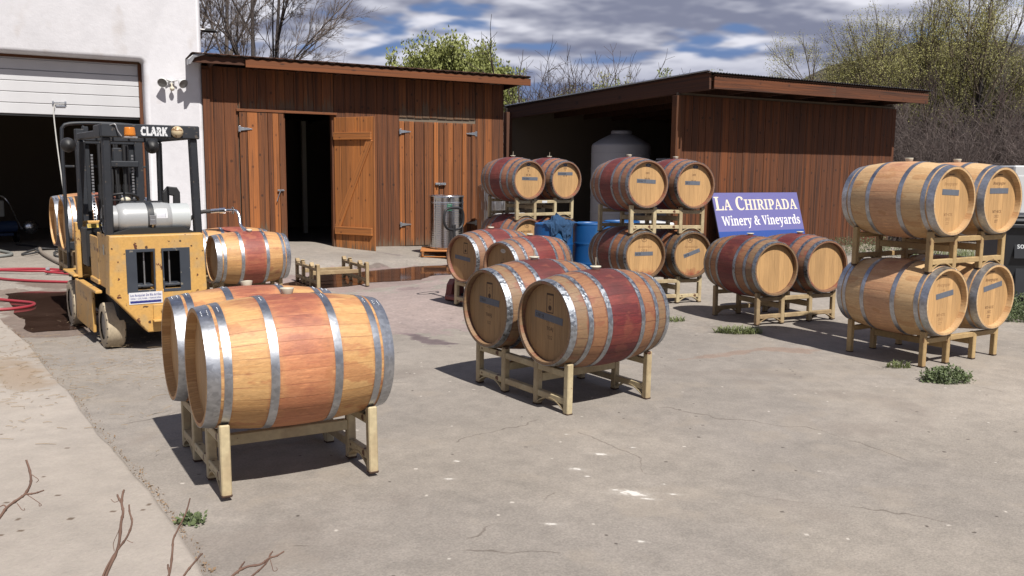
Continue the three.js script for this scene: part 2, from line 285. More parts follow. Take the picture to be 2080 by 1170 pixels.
{ // paler paving on the near left, a finger's breadth higher, with an uneven edge
  const edge = [[-7.2, -11.6], [-5.55, -9.46], [-4.68, -8.33], [-3.36, -6.46], [-2.62, -5.36], [-2.11, -4.65], [-1.85, -4.29], [-1.59, -3.9], [-1.3, -3.45], [-1.15, -3.18], [-0.7, -2.3], [-0.4, -1.4]];
  const P = [], T = [], I = [], rows = 120, cols = 30, cum = [0];
  for (let i = 1; i < edge.length; i++) cum.push(cum[i - 1] + Math.hypot(edge[i][0] - edge[i - 1][0], edge[i][1] - edge[i - 1][1]));
  const along = (d) => { let i = 1; while (i < edge.length - 1 && cum[i] < d) i++; const t = (d - cum[i - 1]) / (cum[i] - cum[i - 1]); return [lerp(edge[i - 1][0], edge[i][0], t), lerp(edge[i - 1][1], edge[i][1], t)]; };
  for (let j = 0; j <= rows; j++) {
    let [ex, ez] = along(cum[cum.length - 1] * j / rows); ex += (fbm(j * 0.35, 3, 3) - 0.5) * 0.03;
    for (let i = 0; i <= cols; i++) { const t = i / cols, x = lerp(ex, -10.5, t * t), z = ez; P.push(x, i === 0 ? groundY(x, z) - 0.02 : groundY(x, z) + (i === 1 ? 0.018 : 0.026), z); if (i === 1) { P[P.length - 3] = ex - 0.012; } T.push((x + 10.5) / 10.1, (z + 11.6) / 10.2); }
  }
  for (let j = 0; j < rows; j++) for (let i = 0; i < cols; i++) { const a = j * (cols + 1) + i, b = a + cols + 1; I.push(a, a + 1, b, a + 1, b + 1, b); }
  const g = new THREE.BufferGeometry(); g.setAttribute('position', new THREE.Float32BufferAttribute(P, 3)); g.setAttribute('uv', new THREE.Float32BufferAttribute(T, 2)); g.setIndex(I); g.computeVertexNormals();
  const map = tex(1100, 1100, (u, v) => {
    const x = u * 10.1 - 10.5, z = v * 10.2 - 11.6, k = 1 + (fbm(x * 0.8, z * 0.8 + 9, 4) - 0.5) * 0.14 + (fbm(x * 9, z * 9, 3) - 0.5) * 0.1 + (hash2(u * 1100 | 0, v * 1100 | 0) - 0.5) * 0.05;
    let c = mix3([176, 166, 156], [169, 160, 151], fbm(x * 1.7 + 8, z * 1.7, 3)); c = [c[0] * k, c[1] * k, c[2] * k];
    const straw = sstep(0.45, 0.62, fbm(x * 2.4 + 60, z * 2.4 + 60, 4)) * sstep(1.7, 0.2, Math.hypot(x + 3.75, z + 7.3)); c = mix3(c, [152, 126, 98], straw * 0.5);
    if (hash2(Math.floor(x * 45) + 40, Math.floor(z * 45)) > 0.998) c = mix3(c, [96, 80, 66], 0.8);
    return c;
  });
  struct('walkway', g, std({ map, roughness: 0.94, bumpMap: rep(bumpGrain, 11, 11), bumpScale: 0.003 }));
}
{ // standing water
  const wet = std({ map: rep(tex(256, 256, (u, v) => mix3([58, 42, 36], [84, 66, 58], tnoise(u, v, 6, 4))), 0.6, 0.6), roughness: 0.07, metalness: 0 });
  for (const [k, w] of Object.entries(POOLS)) {
    const n = w.pts.length, ring = [];
    for (let i = 0; i < n * 6; i++) { const a = w.pts[Math.floor(i / 6)], b = w.pts[(Math.floor(i / 6) + 1) % n], t = (i % 6) / 6, x = lerp(a[0], b[0], t), z = lerp(a[1], b[1], t); ring.push(new THREE.Vector2(x + (fbm(x * 3, z * 3, 3) - 0.5) * 0.3, z + (fbm(x * 3 + 40, z * 3, 3) - 0.5) * 0.3)); }
    const g = new THREE.ShapeGeometry(new THREE.Shape(ring.map((q) => new THREE.Vector2(q.x, -q.y)))); g.rotateX(-Math.PI / 2); g.translate(0, w.y, 0);
    struct('puddle', g, wet);
  }
}

// ---------------------------------------------------------------- wood for the sheds: eight boards side by side in one picture, weathered grey near their foot
const BOARD_H = 3.9;
function boardTex(w, h, seed, base, dark, weather, strength = 1) {
  return tex(w, h, (u, v) => {
    const col = Math.floor(u * 8), x = u * 8 - col, y = v * BOARD_H, r1 = hash2(col + seed, 5), r2 = hash2(col + seed, 9), r3 = hash2(col + seed, 23);
    const warp = (fbm(x * 1.5 + col * 9 + seed, y * 0.35, 3) - 0.5) * 1.6, kx = (x - 0.3 - r1 * 0.4), knotY = Math.floor(y / 0.8 + r2) , ky = (y / 0.8 + r2) % 1 - 0.5, kr = hash2(knotY + col * 7 + seed, 3);
    const kd = Math.hypot((kx + (kr - 0.5) * 0.5) * 1.0, ky * 3.2), knot = kr > 0.35 ? sstep(0.16, 0.02, kd) : 0;
    const g1 = Math.sin((x * (7 + r1 * 6) + warp * 2.2 + (kr > 0.35 ? 0.5 / (0.25 + kd) : 0)) * 6.283) * 0.5 + 0.5, g2 = fbm(x * 26 + col * 50, y * 1.1 + seed, 4), g3 = fbm(x * 70 + col * 13, y * 3, 2);
    let t = clamp(0.28 * g1 + 0.56 * g2 + 0.32 * g3 - 0.14 + (r2 - 0.5) * 0.2);
    let c = mix3(base, dark, t * strength);
    c = mix3(c, [dark[0] * 0.55, dark[1] * 0.5, dark[2] * 0.5], knot * 0.75);
    const streak = sstep(0.58, 0.72, fbm(x * 9 + col * 31 + seed, y * 0.7 + 4, 4)); c = mix3(c, [dark[0] * 0.6, dark[1] * 0.6, dark[2] * 0.65], streak * 0.5);
    const glow = sstep(0.52, 0.7, fbm(x * 5 + col * 43 + seed * 3, y * 0.55 + 9, 4)); c = mix3(c, [base[0] * 1.16, base[1] * 1.12, base[2] * 0.98], glow * 0.42);
    if (weather) { const edge = weather * (0.35 + 0.65 * r3) * 0.7, q = y + (fbm(x * 8 + col * 17, y * 2.5, 4) - 0.5) * 0.55; c = mix3(c, mix3([120, 102, 84], [88, 72, 58], g2), sstep(edge + 0.08, edge - 0.12, q) * 0.8); }
    const tone = 0.92 + 0.16 * r1; return [c[0] * tone, c[1] * tone, c[2] * tone];
  });
}
const woodRed = boardTex(1024, 1024, 3, [150, 90, 45], [80, 45, 24], 0.42);
const woodRed2 = boardTex(1024, 1024, 71, [134, 79, 41], [72, 40, 22], 0.25);
const woodOrange = boardTex(1024, 1024, 37, [188, 120, 62], [146, 88, 46], 0.2, 0.65);
const woodDark = boardTex(512, 512, 19, [96, 58, 38], [56, 34, 24], 0);
const bumpWood = gray(256, 256, (u, v) => tnoise(u, v * 0.06, 64, 2) * 0.7 + 0.3 * tnoise(u, v, 16, 2));
const mat = {
  red: std({ map: woodRed, roughness: 0.82, bumpMap: rep(bumpWood, 8, 3), bumpScale: 0.004 }), red2: std({ map: woodRed2, roughness: 0.85, bumpMap: rep(bumpWood, 8, 3), bumpScale: 0.004 }),
  orange: std({ map: woodOrange, roughness: 0.75, bumpMap: rep(bumpWood, 8, 3), bumpScale: 0.003 }), dark: std({ map: woodDark, roughness: 0.9 }), brown: std({ map: woodRed2, color: lin(0.72, 0.66, 0.58), roughness: 0.85, bumpMap: rep(bumpWood, 8, 3), bumpScale: 0.004 }), brownB: std({ map: woodRed, color: lin(0.68, 0.6, 0.5), roughness: 0.85, bumpMap: rep(bumpWood, 8, 3), bumpScale: 0.004 }),
  trim: std({ map: rep(woodRed, 1, 1), color: lin(0.95, 0.9, 0.9), roughness: 0.8 }),
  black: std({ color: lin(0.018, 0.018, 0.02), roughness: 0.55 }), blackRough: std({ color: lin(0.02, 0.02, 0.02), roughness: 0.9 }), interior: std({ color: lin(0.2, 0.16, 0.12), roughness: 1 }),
  steel: std({ color: lin(0.62, 0.64, 0.66), metalness: 1, roughness: 0.38, roughnessMap: rep(roughGrain, 2, 2) }), zinc: std({ color: lin(0.5, 0.53, 0.56), metalness: 1, roughness: 0.5, roughnessMap: roughGrain }),
  tin: std({ color: lin(0.34, 0.34, 0.35), metalness: 0.85, roughness: 0.55, roughnessMap: roughGrain }), white: std({ color: lin(0.78, 0.78, 0.78), roughness: 0.5 }), ivory: std({ color: lin(0.72, 0.66, 0.52), roughness: 0.5 }),
};
// one upright board: uv picks column col of the wood picture, v follows its height
function boardGeo(w, h, d, col, v0 = 0, c = 0.004) {
  const g = cbox(w, h, d, c), p = g.attributes.position, uv = g.attributes.uv;
  for (let i = 0; i < p.count; i++) uv.setXY(i, (col + clamp(p.getX(i) / w + 0.5, 0.02, 0.98) * 0.96 + 0.02) / 8, clamp(v0 + (p.getY(i) + h / 2) / BOARD_H, 0.002, 0.998));
  return g;
}
// the same laid flat: length along x
function beamGeo(l, h, d, col, v0 = 0) { const g = boardGeo(h, l, d, col, v0); g.rotateZ(Math.PI / 2); return g; }
const geoCache = new Map();
mat.warm = std({ map: woodOrange, color: lin(0.78, 0.72, 0.68), roughness: 0.78, bumpMap: rep(bumpWood, 8, 3), bumpScale: 0.004 });
const cached = (k, f) => { if (!geoCache.has(k)) geoCache.set(k, f()); return geoCache.get(k); };

function placeSite(o, s, oo, y = 0) { o.position.copy(site(s, oo, y)); o.rotation.y = SITE.turn; return o; }
// upright boards from s0 to s1; each its own mesh, edges left open by a hair
function boarding(parent, s0, s1, y0, y1, o, mats, seed, wide = 0.2, thick = 0.022, batten = 0) {
  const r = rng(seed); let s = s0, k = 0;
  while (s < s1 - 0.02) {
    let w = wide * (0.86 + 0.28 * r()); if (s1 - s - w < wide * 0.5) w = s1 - s; w = Math.round(w * 50) / 50; if (s + w > s1) w = s1 - s;
    const h = y1 - y0 - 0.02 * r(), col = Math.floor(r() * 8);
    const m = mesh('board', cached('b' + [w.toFixed(3), h.toFixed(2), col, thick], () => boardGeo(w - 0.006, +h.toFixed(2), thick, col)), mats[Math.floor(r() * mats.length)], parent);
    m.position.set(s + w / 2, y1 - h / 2, o + thick / 2 + (r() - 0.5) * 0.006 + (batten && k % 2 ? batten : 0));
    s += w; k++;
  }
}
// corrugated sheet: a long-waved strip over s, falling from o0 to o1
function corrugated(s0, s1, oF, yF, oB, yB, pitch = 0.076, amp = 0.009) {
  const n = Math.ceil((s1 - s0) / pitch * 6), P = [], I = [], T = [];
  for (let i = 0; i <= n; i++) { const s = lerp(s0, s1, i / n), w = Math.sin(s / pitch * 2 * Math.PI) * amp; P.push(s, yF + w, oF, s, yB + w, oB, s, yF + w - 0.003, oF, s, yB + w - 0.003, oB); T.push(s, 0, s, 3, s, 0, s, 3); }
  for (let i = 0; i < n; i++) { const a = i * 4; I.push(a, a + 4, a + 1, a + 1, a + 4, a + 5, a + 2, a + 3, a + 6, a + 3, a + 7, a + 6, a, a + 2, a + 4, a + 4, a + 2, a + 6); }
  const g = new THREE.BufferGeometry(); g.setAttribute('position', new THREE.Float32BufferAttribute(P, 3)); g.setAttribute('uv', new THREE.Float32BufferAttribute(T, 2)); g.setIndex(I); g.computeVertexNormals(); return g;
}
const roofTin = std({ color: lin(0.1, 0.09, 0.085), metalness: 0.5, roughness: 0.6, roughnessMap: roughGrain });
function strapHinge(flip) { const g = extrude([[0, -0.05], [flip * 0.035, -0.06], [flip * 0.035, -0.035], [flip * 0.26, -0.008], [flip * 0.26, 0.008], [flip * 0.035, 0.035], [flip * 0.035, 0.06], [0, 0.05]].sort(() => 0), 0.006, 0.001); return join([g, cyl([0, -0.055, 0.008], [0, 0.055, 0.008], 0.01, 0.01, 8)]); }
const hingeL = strapHinge(1), hingeR = strapHinge(-1);

{ // ---- long shed with the open door
  const sh = placeSite(thing('wooden_shed', 'long reddish brown board shed with an open plank door beside the white building', 'shed'), 0, 0, 0);
  const top = 3.62, head = 2.79, gap0 = -1.96, gap1 = -0.9, dA = -2.83, d2a = 0.55, d2b = 2.4;
  boarding(sh, -3.5, dA, 0.02, top, 0, [mat.red, mat.red2], 11);
  boarding(sh, dA, d2a - 1.45 + 0, head + 0.02, top, 0, [mat.red, mat.red2], 12);
  boarding(sh, gap1, d2a, 0.0, top, 0, [mat.red2, mat.red2, mat.red], 13, 0.24);
  boarding(sh, d2a, d2b, head, top, 0, [mat.red, mat.red2], 14, 0.19);
  boarding(sh, d2b, 3.12, 0.0, top, 0, [mat.red, mat.red2], 15, 0.21);
  // dark wall behind the boards, side and back walls, roof deck: keep the inside closed
  const shell = [at(cbox(0.1, top, 7.4), -3.45, top / 2, -3.75), at(cbox(6.6, 3.08, 0.1), -0.2, 1.54, -7.45), at(cbox(dA - -3.4, top, 0.05), (dA - 3.4) / 2, top / 2, -0.03), at(cbox(d2b - gap1 + 0.7, top, 0.05), (gap1 + d2b + 0.7) / 2, top / 2, -0.03), at(cbox(gap1 - dA - 0.002, top - head - 0.04, 0.05), (dA + gap1) / 2, (top + head + 0.04) / 2, -0.03), at(cbox(gap0 - dA - 0.03, head, 0.05), (dA + gap0) / 2, head / 2, -0.03)];
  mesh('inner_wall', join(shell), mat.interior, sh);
  for (let i = 0; i < 18; i++) { const m = mesh('board', cached('side' + i % 8, () => boardGeo(0.4, 3.3, 0.022, i % 8)), mat.red2, sh); m.rotation.y = Math.PI / 2; m.position.set(3.11, 1.68, -0.22 - i * 0.41); }
  const wall2 = mesh('inner_wall', cbox(0.05, 3.3, 7.3), mat.interior, sh); wall2.position.set(3.07, 1.65, -3.75);
  const post = mesh('post', cbox(0.11, 2.9, 0.11), std({ color: lin(0.85, 0.8, 0.68), roughness: 0.7 }), sh); post.position.set(-0.08, 1.45, -4.9);
  // eaves
  const fas = mesh('fascia', beamGeo(6.3, 0.15, 0.035, 1, 0.1), std({ map: woodOrange, color: lin(0.36, 0.3, 0.27), roughness: 0.8 }), sh); fas.position.set(0.36, 3.655, 0.545); 
  const fas2 = mesh('fascia', beamGeo(0.98, 0.12, 0.03, 3, 0.3), mat.dark, sh); fas2.position.set(-3.29, 3.675, 0.5);
  for (let i = 0; i < 9; i++) { const rf = mesh('rafter', cbox(0.05, 0.14, 8.0), mat.dark, sh); rf.rotation.x = -0.085; rf.position.set(-3.35 + i * 0.84, 3.36, -3.48); }
  const soffit = mesh('roof_deck', cbox(7.26, 0.02, 8.1), mat.dark, sh); soffit.rotation.x = -0.085; soffit.position.set(-0.13, 3.405 + 0.035, -3.46);
  mesh('roof', corrugated(-3.78, 3.5, 0.6, 3.775, -7.7, 3.06, 0.21, 0.012), roofTin, sh);
  const cap = mesh('eave_cap', join([extrude([[0, 0], [0.1, 0.1], [0.28, 0.14], [0.3, 0.1], [0.12, 0.03], [0.05, -0.09], [0.0, -0.1]], 0.14, 0.01)]), mat.tin, sh); cap.position.set(-3.83, 3.66, 0.42);
  const dp = mesh('corner_board', boardGeo(0.13, 3.5, 0.03, 2), mat.red2, sh); dp.position.set(-3.43, 1.8, 0.045);
  // door frame
  for (const [x, w] of [[gap0 + 0.02, 0.05], [gap1 - 0.02, 0.05]]) { const j = mesh('door_jamb', boardGeo(w, head, 0.12, 5), mat.red2, sh); j.position.set(x, head / 2 + 0.01, -0.06); }
  const dh = mesh('door_lintel', beamGeo(gap1 - dA + 0.1, 0.05, 0.05, 4, 0.2), mat.trim, sh); dh.position.set((dA + gap1) / 2, head + 0.022, 0.05);
  // closed left leaf
  const left = new THREE.Group(); left.name = 'door'; sh.add(left); left.userData.label = 'closed plank door leaf left of the opening';
  const r = rng(5); const ws = [0.15, 0.2, 0.2, 0.1, 0.12, 0.1]; let s = dA;
  ws.forEach((w, i) => { const m = mesh('board', boardGeo(w - 0.005, head - 0.24, 0.026, (i * 3 + 1) % 8), [mat.red, mat.warm, mat.red, mat.red2, mat.warm, mat.red][i], left); m.position.set(s + w / 2, head / 2 + 0.1, 0.05 + (i % 2) * 0.012 + r() * 0.006); s += w; });
  const h1 = mesh('hinge', hingeL, mat.zinc, left); h1.position.set(dA - 0.02, 2.45, 0.088);
  const la = mesh('latch', join([at(cbox(0.13, 0.03, 0.02), 0, 0, 0), at(cbox(0.015, 0.22, 0.015), -0.05, -0.12, 0.01, 0, 0, -0.35), cyl([0.05, 0, 0], [0.05, 0, 0.05], 0.012)]), mat.zinc, left); la.position.set(gap0 - 0.1, 1.25, 0.1);
  // open right leaf, swung out toward the yard
  const open = new THREE.Group(); open.name = 'door'; sh.add(open); open.position.set(gap1, 0, 0.02); open.rotation.y = -60 * RAD; open.userData.label = 'orange brown plank door standing open, its braced inner side showing';
  let x = 0; for (let i = 0; i < 6; i++) { const w = 1.06 / 6, m = mesh('board', boardGeo(w - 0.004, head - 0.04, 0.024, (i * 5 + 2) % 8), mat.orange, open); m.position.set(x + w / 2, head / 2 - 0.03, 0); x += w; }
  for (const [y, hh] of [[2.36, 0.15], [0.42, 0.16]]) { const b = mesh('ledge', beamGeo(0.98, hh, 0.045, 3, 0.2), mat.orange, open); b.position.set(0.51, y, 0.036); }
  const br = mesh('brace', beamGeo(2.05, 0.15, 0.03, 6, 0.2), mat.orange, open); br.position.set(0.52, 1.39, 0.028); br.rotation.z = 64 * RAD; br.scale.set(0.98, 1, 1);
  // closed pair further right
  for (const side of [0, 1]) {
    const d = new THREE.Group(); d.name = 'door'; sh.add(d); d.userData.label = side ? 'right leaf of the closed door pair' : 'left leaf of the closed door pair';
    const a = side ? 1.49 : d2a, b = side ? d2b : 1.47; let q = a; const rr = rng(40 + side), pal = [mat.warm, mat.red, mat.red, mat.red2, mat.warm, mat.red];
    const n = 8; for (let i = 0; i < n; i++) { const w = (b - a) / n, m = mesh('board', cached('d2' + side + i, () => boardGeo(w - 0.005, head - 0.1, 0.026, Math.floor(rr() * 8))), pal[(i * 5 + side * 2 + (i > 3 ? 1 : 0)) % 6], d); m.position.set(q + w / 2, head / 2 - 0.02, 0.01 + (i % 2) * 0.022); q += w; }
    for (const y of [2.5, 0.5]) { const h = mesh('hinge', side ? hingeR : hingeL, mat.zinc, d); h.position.set(side ? d2b + 0.01 : d2a - 0.01, y, 0.052); }
  }
  const lt = mesh('latch', join([at(cbox(0.26, 0.05, 0.03), 0, 0, 0), cyl([-0.08, 0, 0], [-0.08, 0, 0.06], 0.014)]), mat.zinc, sh); lt.position.set(1.5, 1.38, 0.075);
}
{ // ---- second shed, open on its left side
  const s0 = 4.84, s1 = 11.56, o0 = 4.01, oB = -2.8, top = 3.22, sh = placeSite(thing('open_sided_shed', 'brown board shed with an open dark bay on its left side behind the stacked barrels', 'shed'), 0, 0, 0);
  boarding(sh, s0, s1, 0, top, o0, [mat.brown, mat.brown, mat.brownB], 31, 0.2);
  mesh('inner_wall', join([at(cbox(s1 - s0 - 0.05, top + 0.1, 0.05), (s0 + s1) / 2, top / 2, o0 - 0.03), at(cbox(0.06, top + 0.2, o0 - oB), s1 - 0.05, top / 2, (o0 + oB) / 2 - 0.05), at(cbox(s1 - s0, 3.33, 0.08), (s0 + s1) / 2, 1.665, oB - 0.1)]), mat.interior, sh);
  const p1 = mesh('post', boardGeo(0.15, top - 0.03, 0.15, 3), std({ map: woodRed, color: lin(0.75, 0.75, 0.75), roughness: 0.85 }), sh); p1.position.set(s0 + 0.03, top / 2, o0 - 0.02);
  const p2 = mesh('post', boardGeo(0.17, top, 0.17, 6), std({ map: woodDark, color: lin(1.6, 1.7, 1.8), roughness: 0.85 }), sh); p2.position.set(s0, top / 2, oB);
  const oF = o0 + 0.86;
  const f = mesh('fascia', beamGeo(3.4, 0.23, 0.04, 2, 0.04), std({ map: woodRed, color: lin(0.52, 0.46, 0.45), roughness: 0.85, bumpMap: rep(bumpWood, 8, 3), bumpScale: 0.006 }), sh); f.position.set(s0 + 0.16 + 1.7, 3.4, oF);
  const f2 = mesh('fascia', beamGeo(3.09, 0.23, 0.04, 5, 0.05), f.material, sh); f2.position.set(s0 + 0.16 + 3.402 + 1.545, 3.402, oF);
  const rk = mesh('rake_board', beamGeo(oF - oB + 0.25, 0.34, 0.05, 1, 0.02).rotateY(-Math.PI / 2), mat.dark, sh); rk.rotation.x = -0.028; rk.position.set(s0 + 0.07, 3.33, (oF + oB) / 2 - 0.12);
  for (let i = 0; i < 7; i++) { const rf = mesh('rafter', cbox(0.06, 0.16, 7.6), mat.dark, sh); rf.rotation.x = -0.028; rf.position.set(s0 + 0.5 + i * 0.98, 3.3, 1.0); }
  const deck = mesh('roof_deck', cbox(6.5, 0.02, 7.85), mat.dark, sh); deck.rotation.x = -0.028; deck.position.set(s0 + 3.4, 3.44, 0.98);
  mesh('roof', corrugated(s0 + 0.02, s0 + 6.74, oF + 0.07, 3.585, oB - 0.25, 3.36, 0.076, 0.011), roofTin, sh);
  const edge = mesh('roof_edge', cbox(0.05, 0.025, oF - oB + 0.2), mat.zinc, sh); edge.rotation.x = -0.028; edge.position.set(s0 + 0.03, 3.512, (oF + oB) / 2 - 0.1);
}
{ // ---- white plastered building with the raised roller door
  const wb = placeSite(thing('white_building', 'white plastered building with a half raised garage door at the left edge', 'building'), 0, 0, 0);
  const L = -11.5, R = -3.47, H = 6.4, a = -10.2, b = -4.52, top = 3.64;
  const plaster = std({ map: rep(tex(512, 512, (u, v) => { const n = tnoise(u, v, 5, 5), k = tnoise(u + 0.4, v, 40, 3), q = sstep(0.6, 0.78, tnoise(u, v * 0.5 + 0.2, 7, 4)); const c = 222 + (n - 0.5) * 22 + (k - 0.5) * 8; return mix3([c, c - 1, c + 2], [190, 180, 172], q * 0.35); }), 0.35, 0.35), color: lin(1.08, 1.08, 1.1), roughness: 0.92, bumpMap: rep(bumpGrain, 0.5, 0.5), bumpScale: 0.003 });
  const hole = []; const rr = 0.16; hole.push([a, -0.2], [a, top - rr]); for (let i = 1; i < 5; i++) { const t = i / 5 * Math.PI / 2; hole.push([a + rr - rr * Math.cos(t), top - rr + rr * Math.sin(t)]); } hole.push([a + rr, top], [b - rr * 0.4, top]); for (let i = 1; i < 5; i++) { const t = i / 5 * Math.PI / 2; hole.push([b - rr * 0.4 + rr * 0.4 * Math.sin(t), top - rr * 0.4 + rr * 0.4 * Math.cos(t)]); } hole.push([b, top - rr * 0.4], [b, -0.2]);
  const w = new THREE.Shape([[L, -0.9], [R, -0.9], [R, H], [L, H]].map((p) => new THREE.Vector2(...p)));
  w.holes.push(new THREE.Path(hole.map((p) => new THREE.Vector2(...p))));
  const g = new THREE.ExtrudeGeometry(w, { depth: 0.3, bevelEnabled: true, bevelThickness: 0.09, bevelSize: 0.09, bevelOffset: -0.09, bevelSegments: 4, curveSegments: 8 }); g.translate(0, 0, -0.39);
  mesh('wall', toCreasedNormals(g, 0.7), plaster, wb);
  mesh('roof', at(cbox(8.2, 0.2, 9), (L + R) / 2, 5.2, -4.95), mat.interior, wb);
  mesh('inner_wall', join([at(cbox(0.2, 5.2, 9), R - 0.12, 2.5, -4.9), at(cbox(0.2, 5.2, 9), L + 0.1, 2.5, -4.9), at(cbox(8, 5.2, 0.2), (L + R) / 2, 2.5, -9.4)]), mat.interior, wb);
  const brown = std({ map: woodRed2, roughness: 0.8 });
  const j1 = mesh('door_jamb', boardGeo(0.06, top + 0.1, 0.16, 2), brown, wb); j1.position.set(b - 0.03, top / 2, -0.38);
  const j2 = mesh('door_lintel', beamGeo(5.7, 0.05, 0.16, 2), brown, wb); j2.position.set((a + b) / 2, top - 0.02, -0.38);
  // sectional door: ribbed sections, the last one ends at 2.61
  const door = new THREE.Group(); door.name = 'garage_door'; wb.add(door);
  const dm = std({ map: rep(tex(256, 256, (u, v) => { const c = 206 + (tnoise(u, v, 6, 4) - 0.5) * 16; return [c, c, c + 3]; }), 0.3, 0.3), color: lin(1.12, 1.12, 1.12), roughness: 0.55 });
  const pan = cached('pan', () => cbox(5.62, 0.186, 0.04, 0.008));
  for (let i = 0; i < 5; i++) { const m = mesh('panel', pan, dm, door); m.position.set((a + b) / 2 - 0.03, 2.705 + i * 0.193, -0.33 - (i === 4 ? 0.02 : 0)); }
  const seal = mesh('seal', cbox(5.6, 0.04, 0.03), mat.black, door); seal.position.set((a + b) / 2 - 0.03, 2.595, -0.345);
  const head2 = mesh('top_rail', cbox(5.6, 0.14, 0.03), dm, door); head2.name = 'top_rail'; head2.position.set((a + b) / 2, 3.6, -0.36);
  const hd = mesh('handle', join([at(cbox(0.22, 0.018, 0.02), 0, 0, 0.04), at(cbox(0.03, 0.06, 0.03), -0.1, 0, 0.02), at(cbox(0.03, 0.06, 0.03), 0.1, 0, 0.02), at(cbox(0.16, 0.03, 0.012), 0.02, -0.06, 0.012)]), mat.steel, door); hd.position.set(-5.93, 2.83, -0.31);
  const rope = thing('pull_cord', 'white pull cord hanging from the garage door handle', 'cord');
  mesh('cord', tube([[-6.01, 2.8, -0.26], [-6.03, 2.68, -0.26], [-6.02, 2.3, -0.25], [-5.99, 1.8, -0.24], [-5.95, 1.25, -0.22], [-5.94, 1.1, -0.22]], 0.012, 30, 6), std({ color: lin(0.66, 0.65, 0.62), roughness: 0.9 }), rope); placeSite(rope, 0, 0);
  // twin floodlight
  const fl = placeSite(thing('floodlight', 'white twin floodlight with a sensor on the white wall beside the garage door', 'floodlight'), -4.05, 0, 3.28);
  mesh('base', join([lathe([[0, 0], [0.06, 0], [0.06, 0.03], [0.045, 0.05], [0, 0.055]], 20).rotateX(Math.PI / 2), cyl([0, 0.01, 0.04], [-0.1, 0.03, 0.1], 0.014), cyl([0, 0.01, 0.04], [0.1, 0.03, 0.1], 0.014)]), mat.white, fl);
  for (const sx of [-1, 1]) { const l = mesh('lamp_head', lathe([[0, 0.02], [0.035, 0.03], [0.05, 0.06], [0.085, 0.14], [0.09, 0.16], [0.082, 0.165]], 24).rotateX(Math.PI / 2 + 0.45), mat.white, fl); l.position.set(sx * 0.13, 0.03, 0.08); l.rotation.y = sx * 0.4; const gl = mesh('lens', lathe([[0, 0.15], [0.082, 0.155]], 24).rotateX(Math.PI / 2 + 0.45), std({ color: lin(0.25, 0.25, 0.25), roughness: 0.15, metalness: 0.3 }), l); gl.name = 'lens'; }
  mesh('sensor', join([at(lathe([[0, -0.045], [0.035, -0.03], [0.045, 0], [0.035, 0.03], [0, 0.045]], 20), 0, -0.13, 0.1), cyl([0, -0.02, 0.04], [0, -0.1, 0.1], 0.012)]), mat.ivory, fl);
  // dark lamp reaching out past the far corner of the wall
  const wl = placeSite(thing('wall_lamp', 'dark lamp on a short arm at the white building\'s corner above the shed roof', 'lamp'), -3.4, -0.3, 4.3);
  mesh('arm', cyl([-0.1, 0.03, 0], [0.1, 0.03, 0], 0.02), mat.tin, wl); mesh('lamp_shade', at(lathe([[0, 0.05], [0.06, 0.04], [0.1, 0.0], [0.11, -0.03], [0, -0.03]], 20).scale(1.3, 0.8, 1), 0.15, 0.02, 0), mat.blackRough, wl);
}

